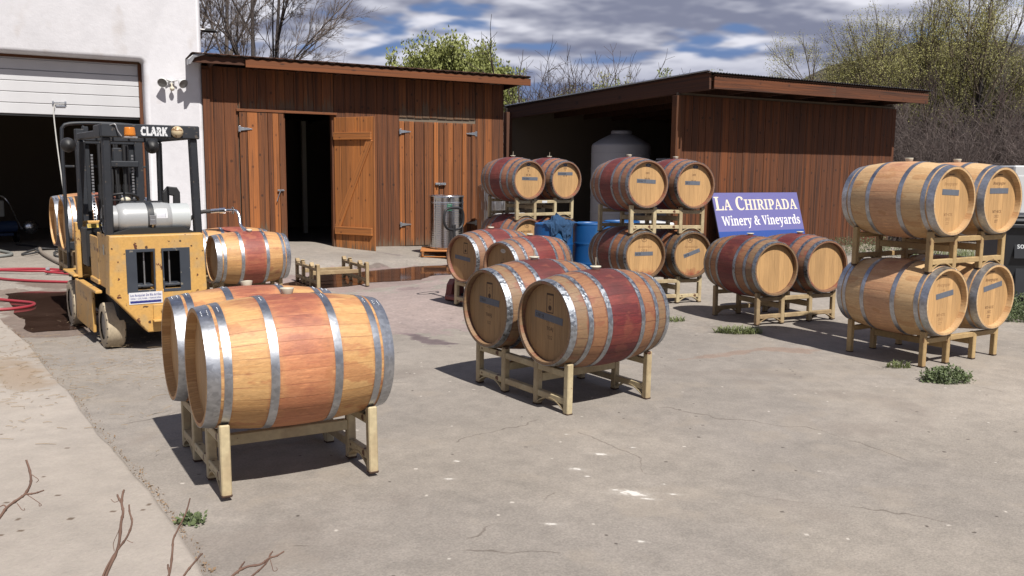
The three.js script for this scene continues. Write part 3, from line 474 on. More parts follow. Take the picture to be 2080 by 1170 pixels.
// ---------------------------------------------------------------- barrels: thirty staves, six hoops, boarded heads, a bung
const NST = 30, BL = 0.95;
const OLD = { Rh: 0.296, Rb: 0.352, key: 'old', hoops: [[-0.475, -0.428], [-0.335, -0.298], [-0.178, -0.138], [0.138, 0.178], [0.298, 0.335], [0.428, 0.475]] };
const NEW = { Rh: 0.299, Rb: 0.348, key: 'new', hoops: [[-0.475, -0.413], [-0.398, -0.36], [-0.182, -0.14], [0.14, 0.182], [0.36, 0.398], [0.413, 0.475]] };
const prof = (D, t) => D.Rb - (D.Rb - D.Rh) * (2 * t / BL) ** 2;
function staveGeo(D, i) {
  const P = [], T = [], N = [], n = 16, half = Math.PI / NST, f0 = i * 2 * half, gap = 0.0003 / D.Rb, ch = 0.0016 / D.Rb;
  const A = [-half + gap, -half + ch, 0, half - ch, half - gap], dr = [-0.001, 0, 0, 0, -0.001], na = [-half - 0.45, -half, 0, half, half + 0.45];
  const pt = (r, a, t) => [r * Math.sin(f0 + a), r * Math.cos(f0 + a), t];
  const push = (q, nn, u, v) => { P.push(...q); N.push(...nn); T.push(u, v); };
  const quad = (a, b, c, d) => { for (const q of [a, c, b, a, d, c]) push(...q); };
  const vAt = (k) => (i + 0.5 + (A[k] / half) * 0.48) / NST;
  for (let j = 0; j < n; j++) {
    const t0 = lerp(-BL / 2, BL / 2, j / n), t1 = lerp(-BL / 2, BL / 2, (j + 1) / n);
    for (let k = 0; k < 4; k++) {
      const mk = (t, q) => { const sl = (D.Rb - D.Rh) * 8 * t / BL / BL, L = Math.hypot(1, sl); return [pt(prof(D, t) + dr[q], A[q], t), [Math.sin(f0 + na[q]) / L, Math.cos(f0 + na[q]) / L, sl / L], t / BL + 0.5, vAt(q)]; };
      quad(mk(t0, k), mk(t0, k + 1), mk(t1, k + 1), mk(t1, k));
    }
  }
  // chime: end grain and the inner face down to the head
  for (const s of [-1, 1]) for (let k = 1; k < 3; k++) {
    const t = s * BL / 2, ti = s * (BL / 2 - 0.07), ro = D.Rh, ri = D.Rh - 0.020, ru = D.Rh - 0.028, w = [[A[0], 0], [0, A[4]]][k - 1], u = s < 0 ? 0.012 : 0.988;
    const a = [pt(ro, w[0], t), [0, 0, s], u, vAt(1)], b = [pt(ro, w[1], t), [0, 0, s], u, vAt(2)], c = [pt(ri, w[1], t), [0, 0, s], u - s * 0.01, vAt(2)], d = [pt(ri, w[0], t), [0, 0, s], u - s * 0.01, vAt(1)];
    s < 0 ? quad(a, d, c, b) : quad(a, b, c, d);
    const ni = (x) => [-Math.sin(f0 + x), -Math.cos(f0 + x), s * 0.1], e = [pt(ri, w[0], t), ni(w[0]), u, vAt(1)], f = [pt(ri, w[1], t), ni(w[1]), u, vAt(2)], g = [pt(ru, w[1], ti), ni(w[1]), u - s * 0.06, vAt(2)], h = [pt(ru, w[0], ti), ni(w[0]), u - s * 0.06, vAt(1)];
    s < 0 ? quad(e, h, g, f) : quad(e, f, g, h);
  }
  const g = new THREE.BufferGeometry(); g.setAttribute('position', new THREE.Float32BufferAttribute(P, 3)); g.setAttribute('normal', new THREE.Float32BufferAttribute(N, 3)); g.setAttribute('uv', new THREE.Float32BufferAttribute(T, 2));
  return g;
}
function hoopGeo(D, t0, t1) {
  const th = 0.0022, n = 72, P = [], N = [], T = [], I = [], row = [];
  const sec = [[t0, -0.002], [t0, th], [(t0 + t1) / 2, th + 0.0004], [t1, th], [t1, -0.002]];
  for (let i = 0; i <= n; i++) for (let k = 0; k < 5; k++) { const a = i / n * 2 * Math.PI, wob = 1, r = prof(D, sec[k][0]) + sec[k][1] * wob; P.push(r * Math.sin(a), r * Math.cos(a), sec[k][0]); T.push(i / n * 4.4, sec[k][0] * 2 + (k === 0 || k === 4 ? 0.01 : 0)); }
  for (let i = 0; i < n; i++) for (let k = 0; k < 4; k++) { const a = i * 5 + k, b = a + 5; I.push(a, b, a + 1, a + 1, b, b + 1); }
  const g = new THREE.BufferGeometry(); g.setAttribute('position', new THREE.Float32BufferAttribute(P, 3)); g.setAttribute('uv', new THREE.Float32BufferAttribute(T, 2)); g.setIndex(I);
  const q = toCreasedNormals(g, 0.6), list = [q], tm = (t0 + t1) / 2, fa = 0.08 + Math.abs(tm) * 0.6;
  const lap = []; for (const da of [0, 0.05, 0.11]) for (const dt of (t1 - t0 > 0.055 ? [-0.014, 0.014] : [0])) { const a = fa + da, r = prof(D, tm + dt) + th; lap.push(new THREE.SphereGeometry(0.0055, 6, 4).translate(r * Math.sin(a), r * Math.cos(a), tm + dt)); }
  return join([...list, ...lap]);
}
const NHB = 8;
function headBoardGeo(D, k, s) {
  const R = D.Rh - 0.0235, w = 2 * R / NHB, x0 = -R + k * w + 0.0002, x1 = x0 + w - 0.0004, c = 0.0009, z = s * (BL / 2 - 0.048), zi = z - s * 0.0015, pts = [];
  const yAt = (x) => Math.sqrt(Math.max(0, R * R - x * x)), top = [], bot = [];
  for (let i = 0; i <= 6; i++) { const x = lerp(x0, x1, i / 6); top.push([x, yAt(x)]); bot.push([x, -yAt(x)]); }
  const mb = new MB(), uv = (q) => [s * q.x / (2 * 0.2755) + 0.5, q.y / (2 * 0.2755) + 0.5];
  const quad = (a, b, cc, d) => { const t = [a, b, cc, d].flatMap(uv); s > 0 ? mb.quad(a, b, cc, d, t) : mb.quad(d, cc, b, a, [d, cc, b, a].flatMap(uv)); };
  for (let i = 0; i < 6; i++) quad(V(bot[i][0] + (i === 0 ? c : 0), bot[i][1], z), V(bot[i + 1][0] - (i === 5 ? c : 0), bot[i + 1][1], z), V(top[i + 1][0] - (i === 5 ? c : 0), top[i + 1][1], z), V(top[i][0] + (i === 0 ? c : 0), top[i][1], z));
  quad(V(x0, bot[0][1], zi), V(x0 + c, bot[0][1], z), V(x0 + c, top[0][1], z), V(x0, top[0][1], zi));
  quad(V(x1 - c, bot[6][1], z), V(x1, bot[6][1], zi), V(x1, top[6][1], zi), V(x1 - c, top[6][1], z));
  return mb.geo();
}
// ---- the look of the staves: along u runs the length, each of thirty rows is one stave
function staveTex(o) {
  return tex(560, 840, (u, v) => {
    const row = Math.floor(v * NST), y = v * NST - row, t = (u - 0.5) * BL, at = Math.abs(t), r1 = hash2(row + o.seed, 3), r2 = hash2(row + o.seed, 8), r3 = hash2(row + o.seed, 14);
    const grain = fbm(t * 14 + row * 20 + o.seed, y * 9 + row * 5, 4), fineG = fbm(t * 60 + row * 9, y * 26 + o.seed, 2), ray = sstep(0.70, 0.78, fbm(t * 26 + row * 31, y * 5 + 70, 3));
    let c = mix3(o.wood[0], o.wood[1], clamp(0.5 + (grain - 0.5) * 1.3 + (r1 - 0.5) * 0.8));
    c = mix3(c, o.mid, (1 - sstep(0.02, 0.06, at - 0.315 + (r2 - 0.5) * 0.006)) * o.midK * (0.8 + 0.4 * r3));
    if (o.end) c = mix3(c, o.end, sstep(0.30, 0.33, at) * (0.45 + 0.5 * fbm(t * 20 + row * 7, y * 4, 3)));
    // wine in the middle, between the two bilge hoops, with ragged borders and staves that took more or less
    const e = at + (fbm(row * 1.7 + o.seed, t * 6 + 3, 2) - 0.5) * o.rag + (fineG - 0.5) * 0.01, band = sstep(o.band + 0.012 + (o.soft ?? 0), o.band - 0.02 - (o.soft ?? 0), e);
    c = mix3(c, mix3(o.wine[0], o.wine[1], clamp(0.5 + (grain - 0.5) * 1.6 + (r2 - 0.5) * 0.9)), band * (o.wineK * (o.soft ? 0.92 + 0.14 * r3 : 0.82 + 0.36 * r3)));
    // drips that ran from the bung along the joints
    const fromTop = Math.min(row, NST - row), run = sstep(o.drip, o.drip * 0.2, at + fromTop * 0.035 + (fbm(t * 8 + o.seed, row * 3.1 + y * 2, 4) - 0.5) * 0.35); c = mix3(c, o.dark, run * 0.75 * o.dripK);
    const joint = Math.min(y, 1 - y); c = mix3(c, o.dark, sstep(0.09, 0.0, joint) * sstep(0.42, 0.6, fbm(t * 5 + row * 13 + o.seed, 2, 3)) * o.jointK);
    const smear = sstep(0.62, 0.7, fbm(t * 7 + o.seed * 3, row * 0.8 + y * 0.8 + 9, 4)); c = mix3(c, o.smear, smear * 0.5);
    if (o.scuff && Math.hypot((t - o.scuff[0]) / 0.05, (v * NST - o.scuff[1]) / 0.3) + (fbm(t * 90, v * 300, 3) - 0.5) * 1.6 < 0.8) c = [216, 196, 178];
    for (const [h0, h1] of o.hoops) for (const e of [h0, h1]) c = mix3(c, o.dark, sstep(0.016, 0.002, Math.abs(t - e) + (fbm(t * 30, row * 2 + y * 2 + 5, 3) - 0.42) * 0.03) * (o.edge ?? 0.4));
    const scr = sstep(0.73, 0.77, fbm(t * 5 + 200 + o.seed, row * 6 + y * 14, 3)); c = mix3(c, [c[0] * 1.18, c[1] * 1.18, c[2] * 1.16], scr * 0.7);
    const k = 0.98 + 0.16 * fineG - ray * 0.05; return [c[0] * k, c[1] * k, c[2] * k];
  });
}
const woodBlond = [[208, 166, 112], [186, 140, 88]];
const STYLE = {
  pink: { D: NEW, o: { seed: 1, wood: woodBlond, mid: [194, 146, 96], midK: 0.2, wine: [[200, 134, 96], [182, 114, 80]], wineK: 0.88, band: 0.145, rag: 0.06, drip: 0.36, dripK: 0.75, dark: [112, 52, 48], jointK: 0.3, smear: [170, 110, 72], edge: 0.14, soft: 0.03, scuff: [-0.0, 22.3] } },
  ruby: { D: NEW, o: { seed: 21, wood: woodBlond, mid: [190, 142, 98], midK: 0.3, wine: [[172, 96, 76], [148, 72, 60]], wineK: 0.92, band: 0.15, rag: 0.05, drip: 0.36, dripK: 0.7, dark: [112, 52, 48], jointK: 0.3, smear: [166, 104, 76], edge: 0.14, soft: 0.02 } },
  blush: { D: NEW, o: { seed: 55, edge: 0.1, soft: 0.04, wood: [[208, 176, 132], [192, 154, 110]], mid: [204, 166, 120], midK: 0.15, wine: [[198, 150, 114], [186, 132, 100]], wineK: 0.7, band: 0.16, rag: 0.05, drip: 0.1, dripK: 0.5, dark: [140, 86, 66], jointK: 0.12, smear: [176, 128, 84] } },
  red: { D: OLD, o: { seed: 9, wood: [[158, 118, 84], [132, 92, 64]], mid: [150, 104, 72], midK: 0.5, end: [128, 106, 80], wine: [[124, 52, 46], [96, 36, 36]], wineK: 0.97, band: 0.155, rag: 0.012, drip: 0.3, dripK: 0.75, dark: [78, 34, 32], jointK: 0.55, smear: [130, 74, 54] } },
  rose: { D: OLD, o: { seed: 33, wood: [[160, 114, 86], [134, 90, 66]], mid: [152, 104, 80], midK: 0.6, end: [132, 102, 80], wine: [[128, 54, 48], [102, 40, 40]], wineK: 0.95, band: 0.155, rag: 0.014, drip: 0.36, dripK: 0.7, dark: [92, 40, 38], jointK: 0.5, smear: [150, 74, 62] } },
  brown: { D: OLD, o: { seed: 77, wood: [[150, 108, 74], [118, 82, 56]], mid: [150, 92, 62], midK: 0.5, end: [104, 84, 62], wine: [[124, 50, 42], [92, 36, 32]], wineK: 0.9, band: 0.16, rag: 0.02, drip: 0.3, dripK: 0.6, dark: [66, 32, 30], jointK: 0.55, smear: [98, 64, 48] } },
};
for (const s of Object.values(STYLE)) { s.mat = std({ map: staveTex({ ...s.o, hoops: s.D.hoops }), roughness: 0.6, bumpMap: rep(bumpGrain, 1.2, 3), bumpScale: 0.0012 }); s.mat.map.wrapS = s.mat.map.wrapT = THREE.ClampToEdgeWrapping; }
// galvanised strip: crystals of slightly different tilt and gloss
const spangle = (() => { const r = rng(4), pts = []; for (let i = 0; i < 900; i++) pts.push([r(), r(), r()]); const grid = new Map(); pts.forEach((p, i) => { const k = Math.floor(p[0] * 24) + ',' + Math.floor(p[1] * 24); (grid.get(k) ?? grid.set(k, []).get(k)).push(i); });
  return (u, v) => { let b = 9, bi = 0; const cx = Math.floor(u * 24), cy = Math.floor(v * 24); for (let dx = -1; dx < 2; dx++) for (let dy = -1; dy < 2; dy++) for (const i of grid.get((cx + dx + 24) % 24 + ',' + (cy + dy + 24) % 24) ?? []) { let ax = Math.abs(u - pts[i][0]), ay = Math.abs(v - pts[i][1]); ax = Math.min(ax, 1 - ax); ay = Math.min(ay, 1 - ay); const d = ax * ax + ay * ay; if (d < b) { b = d; bi = i; } } return pts[bi][2]; }; })();
const galvMap = tex(512, 512, (u, v) => { const s = spangle(u, v), n = tnoise(u, v, 9, 4), c = 182 + (s - 0.5) * 24 + (n - 0.5) * 44; return [c, c + 1, c + 3]; });
const galvRough = gray(512, 512, (u, v) => 0.62 + (spangle(u, v) - 0.5) * 0.45 + (tnoise(u, v, 14, 3) - 0.5) * 0.5);
const galvBump = gray(512, 512, (u, v) => 0.5 + (spangle((u + 0.37) % 1, v) - 0.5) * 0.4 + (tnoise(u, v, 24, 3) - 0.5) * 0.9);
const galvSoft = gray(256, 256, (u, v) => 0.72 + (tnoise(u, v, 8, 4) - 0.5) * 0.2);
const hoopOld = std({ map: galvMap, color: lin(0.66, 0.69, 0.73), metalness: 0.92, roughness: 0.68, roughnessMap: galvRough, bumpMap: galvBump, bumpScale: 0.0009 });
const hoopNew = std({ map: galvMap, color: lin(0.86, 0.88, 0.92), metalness: 1, roughness: 0.56, roughnessMap: galvSoft, bumpMap: galvBump, bumpScale: 0.00025 });
const hoopDull = std({ map: galvMap, color: lin(0.5, 0.53, 0.57), metalness: 0.9, roughness: 0.72, roughnessMap: galvRough, bumpMap: galvBump, bumpScale: 0.0006 });
// ---- the heads: boards, brands burnt into the wood
const plainHead = (seed, tone = 1) => (x, w, h) => {
  const im = x.getImageData(0, 0, w, h), d = im.data;
  for (let j = 0; j < h; j++) for (let i = 0; i < w; i++) { const u = i / w, v = j / h, b = Math.floor(u * NHB), q = hash2(b + seed, 2), g = fbm(u * 90 + b * 11, v * 5 + seed, 4), g2 = fbm(u * 10 + seed, v * 2.2, 3), k = tone * (0.86 + 0.3 * g * 0.6 + (q - 0.5) * 0.12 + (g2 - 0.5) * 0.1), p = (j * w + i) * 4; d[p] = 212 * k; d[p + 1] = 168 * k; d[p + 2] = 114 * k; d[p + 3] = 255; }
  x.putImageData(im, 0, 0);
};
function headTex(seed, draw, tone) { const t = canvasTex(384, 384, (x, w, h) => { plainHead(seed, tone)(x, w, h); x.save(); x.scale(w / 200, h / 200); x.textAlign = 'center'; x.textBaseline = 'middle'; draw(x); x.restore(); }); return t; }
const burnt = 'rgba(52,26,12,0.86)', faint = 'rgba(80,46,22,0.62)';
const T = (x, s, px, py, size, col = burnt, font = 'sans-serif', w = '') => { x.fillStyle = col; x.font = `${w} ${size}px ${font}`; x.fillText(s, px, py); };
const stamp = (x, px, py) => { x.strokeStyle = burnt; x.lineWidth = 2.4; x.strokeRect(px - 13, py - 24, 26, 48); x.lineWidth = 5; x.beginPath(); x.moveTo(px - 13, py - 23); x.lineTo(px + 13, py - 23); x.stroke(); x.fillStyle = burnt; x.beginPath(); x.arc(px, py + 12, 6.5, 0, 7); x.fill(); T(x, 'H', px, py - 9, 8); T(x, '8', px, py - 1, 7); };
const ring = (x, px, py) => { x.strokeStyle = burnt; x.lineWidth = 2; x.beginPath(); x.arc(px, py, 14, 0, 7); x.stroke(); x.lineWidth = 2.6; for (const k of [-5, 0, 5]) { x.beginPath(); x.moveTo(px - 7, py + k); x.lineTo(px + 7, py + k - 1); x.stroke(); } };
const badge = (x, px, py) => { x.fillStyle = 'rgba(58,66,86,0.95)'; x.beginPath(); x.ellipse(px, py, 15, 8, 0, 0, 7); x.fill(); x.strokeStyle = 'rgba(150,160,175,0.9)'; x.lineWidth = 1.2; x.stroke(); T(x, 'MB', px, py, 8, 'rgba(190,196,205,0.9)'); };
const wineFoot = (x, k) => { const r = rng(k * 7); for (let i = 0; i < 60; i++) { x.fillStyle = `rgba(134,52,40,${0.05 + r() * 0.1})`; const px = 40 + r() * 120; x.beginPath(); x.ellipse(px, 196 - r() * r() * 34, 3 + r() * 9, 4 + r() * 16, 0, 0, 7); x.fill(); } };
const genuine = (x, c) => { x.fillStyle = c; x.fillRect(86, 14, 28, 3); };
const HEADS = {
  plain: headTex(1, () => { }), plain2: headTex(2, () => { }, 0.97),
  stampA: headTex(3, (x) => { stamp(x, 100, 54); T(x, '+19', 96, 98, 11); T(x, 'TWAJ', 98, 120, 12, burnt, 'sans-serif', 'bold'); T(x, '102', 98, 142, 12); }, 0.86), stampB: headTex(4, (x) => { stamp(x, 104, 50); T(x, 'HT 18', 106, 96, 12); T(x, 'TOAJ', 106, 116, 12, burnt, 'sans-serif', 'bold'); T(x, '102', 106, 138, 13); }, 0.86),
  stampC: headTex(5, (x) => { stamp(x, 108, 52); T(x, '+', 104, 110, 10); T(x, '+', 104, 128, 10); }, 0.86), oval: headTex(6, (x) => { x.fillStyle = 'rgba(205,202,196,0.95)'; x.beginPath(); x.ellipse(100, 30, 16, 9, 0, 0, 7); x.fill(); T(x, 'WINE', 100, 30, 8, 'rgba(120,112,106,0.9)'); T(x, 'M', 104, 66, 10); x.fillStyle = 'rgba(56,52,48,0.75)'; x.fillRect(86, 80, 44, 15); }, 0.82),
  dOne: headTex(7, (x) => { badge(x, 100, 14); T(x, '201', 100, 34, 15, burnt, 'serif', 'bold'); T(x, 'M', 100, 50, 11); T(x, 'M  M', 100, 72, 13, burnt, 'serif', 'bold'); }), dTwo: headTex(8, (x) => { badge(x, 100, 14); T(x, '201', 100, 32, 15, burnt, 'serif', 'bold'); T(x, 'M', 100, 44, 11); T(x, 'M  M', 100, 76, 12, burnt, 'serif', 'bold'); }),
  eTopA: headTex(9, (x) => { badge(x, 108, 14); T(x, '201', 106, 50, 13, burnt, 'serif', 'bold'); T(x, 'M+B', 104, 76, 13, burnt, 'serif', 'bold'); }), eTopB: headTex(10, (x) => { badge(x, 106, 14); T(x, '201', 100, 52, 13, burnt, 'serif', 'bold'); T(x, 'M+S', 98, 80, 13, burnt, 'serif', 'bold'); }),
  eLowA: headTex(11, (x) => { ring(x, 100, 24); T(x, 'Burgundian', 104, 60, 13, faint, 'serif', 'italic'); T(x, '2018', 102, 78, 15, burnt, 'serif'); T(x, 'M+', 96, 178, 10, faint); wineFoot(x, 3); }), eLowB: headTex(12, (x) => { ring(x, 92, 28); T(x, 'Burgundian', 98, 62, 13, faint, 'serif', 'italic'); T(x, '2018', 98, 80, 15, burnt, 'serif'); T(x, 'M+', 104, 172, 10, faint); wineFoot(x, 5); }, 0.96),
  lowD: headTex(13, (x) => { ring(x, 96, 30); T(x, 'BURGUND', 92, 66, 15, burnt, 'sans-serif', 'bold'); }),
  gA: headTex(14, (x) => { genuine(x, burnt); T(x, 'Bourgogne', 98, 46, 13, faint, 'serif', 'italic'); T(x, '+ M', 98, 64, 10, faint); T(x, 'MT+CTE', 94, 144, 11, faint, 'serif', 'bold'); T(x, '2022', 94, 158, 11, faint, 'serif'); T(x, '227', 94, 172, 11, faint, 'serif'); }), gB: headTex(15, (x) => { genuine(x, burnt); T(x, 'Bourgogne', 98, 44, 13, burnt, 'serif', 'bold italic'); T(x, '+ M', 96, 62, 10, burnt); T(x, 'MT+KCE', 96, 138, 12, burnt, 'serif', 'bold'); T(x, '2022', 96, 154, 12, burnt, 'serif'); T(x, '227', 96, 170, 12, burnt, 'serif', 'bold'); }),
};
const headMat = {}; for (const [k, t] of Object.entries(HEADS)) headMat[k] = std({ map: t, roughness: 0.62, bumpMap: rep(bumpWood, 6, 1), bumpScale: 0.0012 });
// strips of duct tape, written on by hand; all in one picture
const TAPES = ['', 'CAB SAUV', 'SAUVIGNON', 'SHIRAZ 17', 'SHZ 17', 'SYRAH 18', 'SYR 18', 'SHZ 18', 'SYRAH', 'CAB 18'];
const tapeTex = canvasTex(512, 640, (x, w, h) => { TAPES.forEach((s, i) => { const y0 = i * 64; const r = rng(i + 3); for (let q = 0; q < 512; q += 4) { const k = 96 + r() * 14; x.fillStyle = `rgb(${k},${k + 6},${k + 18})`; x.fillRect(q, y0, 4, 64); } x.fillStyle = 'rgba(22,24,34,0.85)'; x.font = 'bold 46px sans-serif'; x.textBaseline = 'middle'; if (s) x.fillText(s, 20, y0 + 34, 470); }); });
const tapeMat = std({ map: tapeTex, roughness: 0.55 });
function tapeGeo(row, w) { const g = cbox(w, 0.05, 0.0016, 0.0005), p = g.attributes.position, uv = g.attributes.uv; for (let i = 0; i < p.count; i++) uv.setXY(i, p.getX(i) / w + 0.5, 1 - (row + 0.5 - (p.getY(i) / 0.05) * 0.96) / TAPES.length); return g; }

const bungMat = std({ color: lin(0.66, 0.62, 0.5), roughness: 0.45 }), bungWood = std({ color: lin(0.55, 0.38, 0.2), roughness: 0.7 });
const bungGeo = { cup: lathe([[0, -0.02], [0.024, -0.02], [0.036, 0.026], [0.036, 0.03], [0.03, 0.031], [0.028, 0.026], [0, 0.026]], 20), flat: lathe([[0, -0.02], [0.026, -0.02], [0.03, 0.014], [0.04, 0.015], [0.04, 0.024], [0, 0.025]], 20) };
const stickGeo = cyl([0, 0.02, 0], [0.002, 0.085, 0.003], 0.0045, 0.0045, 7);
function makeBarrel({ style, head = 'plain', back = 'plain2', tape, bung = 'cup', hoop, label, group }) {
  const S = STYLE[style], D = S.D, b = thing('wine_barrel', label, 'barrel', group);
  const add = (n, g, m, p) => { const q = mesh(n, g, m, p ?? b); if (!p) q.position.y += D.Rb; return q; };
  for (let i = 0; i < NST; i++) add('stave', cached('st' + D.key + i, () => staveGeo(D, i)), S.mat);
  for (const [a, c] of D.hoops) add('hoop', cached('hp' + D.key + a, () => hoopGeo(D, a, c)), hoop);
  for (let k = 0; k < NHB; k++) { add('head_board', cached('hb' + D.key + k, () => headBoardGeo(D, k, 1)), headMat[head]); add('head_board', cached('hc' + D.key + k, () => headBoardGeo(D, k, -1)), headMat[back]); }
  if (tape) { const [row, x, y, tilt, w = 0.17] = tape, t = add('tape_label', cached('tp' + row + w, () => tapeGeo(row, w)), tapeMat); t.position.set(x, y + D.Rb, BL / 2 - 0.0468); t.rotation.z = tilt; }
  if (bung) { const q = add('bung', bungGeo[bung === 'stick' ? 'flat' : bung], bungMat); q.position.y = 2 * D.Rb; if (bung === 'stick') mesh('breather_pin', stickGeo, std({ color: lin(0.42, 0.36, 0.28), roughness: 0.6 }), q); }
  b.userData.dims = undefined; delete b.userData.dims;
  return b;
}
// ---- barrel racks of welded square tube
const rackTex = (seed, a, b, rust) => tex(512, 512, (u, v) => { const n = tnoise(u, v, 6, 4), m = tnoise(u + 0.31, v + seed * 0.1, 10, 5), f = tnoise(u, v + 0.5, 60, 2); let c = mix3(a, b, n); c = c.map((q) => q * (0.94 + 0.12 * f)); const k = sstep(0.775, 0.80, m); c = mix3(c, rust, k * 0.9); return mix3(c, rust, sstep(0.55, 0.75, tnoise(u, v, 4, 4)) * 0.15); });
const rackCream = std({ map: rackTex(1, [206, 190, 154], [190, 172, 134], [92, 54, 34]), roughness: 0.6, bumpMap: rep(bumpGrain, 2, 2), bumpScale: 0.0008 });
const rackTan = std({ map: rackTex(5, [196, 168, 120], [176, 146, 100], [120, 86, 54]), roughness: 0.72, bumpMap: rep(bumpGrain, 2, 2), bumpScale: 0.001 });
const rackOld = std({ map: rackTex(9, [188, 166, 128], [164, 140, 104], [80, 46, 30]), roughness: 0.72, bumpMap: rep(bumpGrain, 2, 2), bumpScale: 0.001 });
const TB = 0.05, rustMat = std({ color: lin(0.07, 0.035, 0.02), roughness: 0.9 });
function saddle() { const pts = []; for (let i = 0; i <= 12; i++) { const x = lerp(-0.17, 0.17, i / 12), y = 0.078 * Math.cos(x / 0.17 * Math.PI / 2) ** 0.8; pts.push([x, Math.max(0, y)]); } const up = pts.map(([x, y]) => [x, y + 0.008]).reverse(); const g = extrude([...pts, ...up], TB, 0); g.translate(0, 0, -TB / 2); return g; }
const variants = new Map();
function variant(m, i) { if (!variants.has(m)) variants.set(m, [0, 1, 2, 3].map((k) => { const c = m.clone(); c.map = rep(m.map, 1, 1); c.map.offset.set(k * 0.27, k * 0.41); return c; })); return variants.get(m)[i % 4]; }
let rackParts = 0;
function makeRack(label, base, { short = false, group, pads = false } = {}) {
  const r = thing('barrel_rack', label, 'rack', group), vary = () => variant(base, (rackParts += 1) * 7 % 11);
  const H = short ? 0.31 : 0.352, railY = short ? 0.236 : 0.288;
  for (const z of [-0.384, 0.384]) {
    for (const x of [-0.542, -0.2, 0.2, 0.542]) { const f = mesh('foot', cached('rf', () => cbox(TB + 0.003, 0.014, TB + 0.003, 0.004)), rustMat, r); f.position.set(x, 0.0075, z); }
    for (const x of [-0.542, -0.2, 0.2, 0.542]) { const outer = Math.abs(x) > 0.5, h = outer ? H + 0.012 : (short ? 0.262 : H - 0.004), p = mesh('post', cached('rp' + h.toFixed(3), () => { const g = cbox(TB, h, TB, 0.006); return g; }), vary(), r); p.position.set(x, h / 2, z); }
    for (const [a, b] of [[-0.517, -0.225], [-0.175, 0.175], [0.225, 0.517]]) {
      const t = mesh('rail', cached('rr' + (b - a).toFixed(3), () => cbox(b - a, 0.046, TB - 0.006, 0.004)), vary(), r); t.position.set((a + b) / 2, railY, z);
      if (!short) { const q = mesh('rail', cached('rr' + (b - a).toFixed(3), () => 0), vary(), r); q.position.set((a + b) / 2, 0.092, z); }
    }
    if (!short) for (const x of [-0.371, 0.371]) { const s = mesh('saddle_strip', cached('sad', saddle), vary(), r); s.position.set(x, 0.002, z); }
    if (pads) for (const x of [-0.371, 0.371]) for (const s of [-1, 1]) { const p = mesh('cradle_pad', cached('pad', () => cbox(0.075, 0.014, 0.06, 0.003)), vary(), r); p.position.set(x + s * 0.12, railY + 0.055, z); p.rotation.z = s * 0.75; }
  }
  for (const x of [-0.2, 0.2]) { const b = mesh('crossbar', cached('xb', () => cbox(TB - 0.004, 0.06, 0.768 - TB, 0.004)), vary(), r); b.position.set(x, short ? 0.17 : 0.2, 0); }
  return r;
}
// put a thing on a stand: across and along are in the stand's own axes
function setOn(o, k, across, y, along = 0, roll = 0) { const m = standMatrix(k).multiply(new THREE.Matrix4().makeTranslation(across, y, along)).multiply(new THREE.Matrix4().makeRotationZ(roll)); m.decompose(o.position, o.quaternion, o.scale); o.scale.set(1, 1, 1); return o; }
const gap = 0.362;
// front left pair
{
  setOn(makeRack('cream steel barrel rack under the two big barrels at front left', rackCream), 'A', 0, 0);
  setOn(makeBarrel({ style: 'pink', hoop: hoopNew, bung: 'cup', label: 'blond barrel with a broad pink band and dried white splash, nearest of all' }), 'A', gap, 0.63 - 0.348);
  setOn(makeBarrel({ style: 'pink', hoop: hoopNew, bung: 'cup', label: 'blond pink-banded barrel half hidden behind the nearest barrel at front left' }), 'A', -gap, 0.63 - 0.348, 0, 0.25);
}
{ // centre pair
  setOn(makeRack('cream steel rack under the two red-banded barrels in the middle of the yard', rackCream), 'B', 0, 0);
  setOn(makeBarrel({ style: 'red', head: 'stampB', tape: [9, 0.0, 0.035, -0.07, 0.31], hoop: hoopOld, bung: 'stick', label: 'nearer red-banded barrel on the middle rack, tape under its square stamp' }), 'B', gap, 0.63 - 0.352);
  setOn(makeBarrel({ style: 'red', head: 'stampA', tape: [8, 0.0, 0.05, -0.03, 0.26], hoop: hoopOld, bung: 'stick', label: 'left barrel of the middle rack, torn tape below its square stamp' }), 'B', -gap, 0.63 - 0.352);
}
{ // pair behind the centre
  setOn(makeRack('cream steel rack mostly hidden behind the middle barrels, a red pallet jack beside it', rackCream), 'C', 0, 0);
  setOn(makeBarrel({ style: 'rose', head: 'oval', hoop: hoopOld, bung: 'flat', label: 'red-banded barrel with a white oval sticker on its shaded head' }), 'C', gap, 0.63 - 0.352);
  setOn(makeBarrel({ style: 'rose', head: 'stampC', tape: [0, -0.03, 0.0, -0.03, 0.3], hoop: hoopOld, bung: 'flat', label: 'red-banded barrel in front of the steel tank, tape across its shaded head' }), 'C', -gap, 0.63 - 0.352);
}
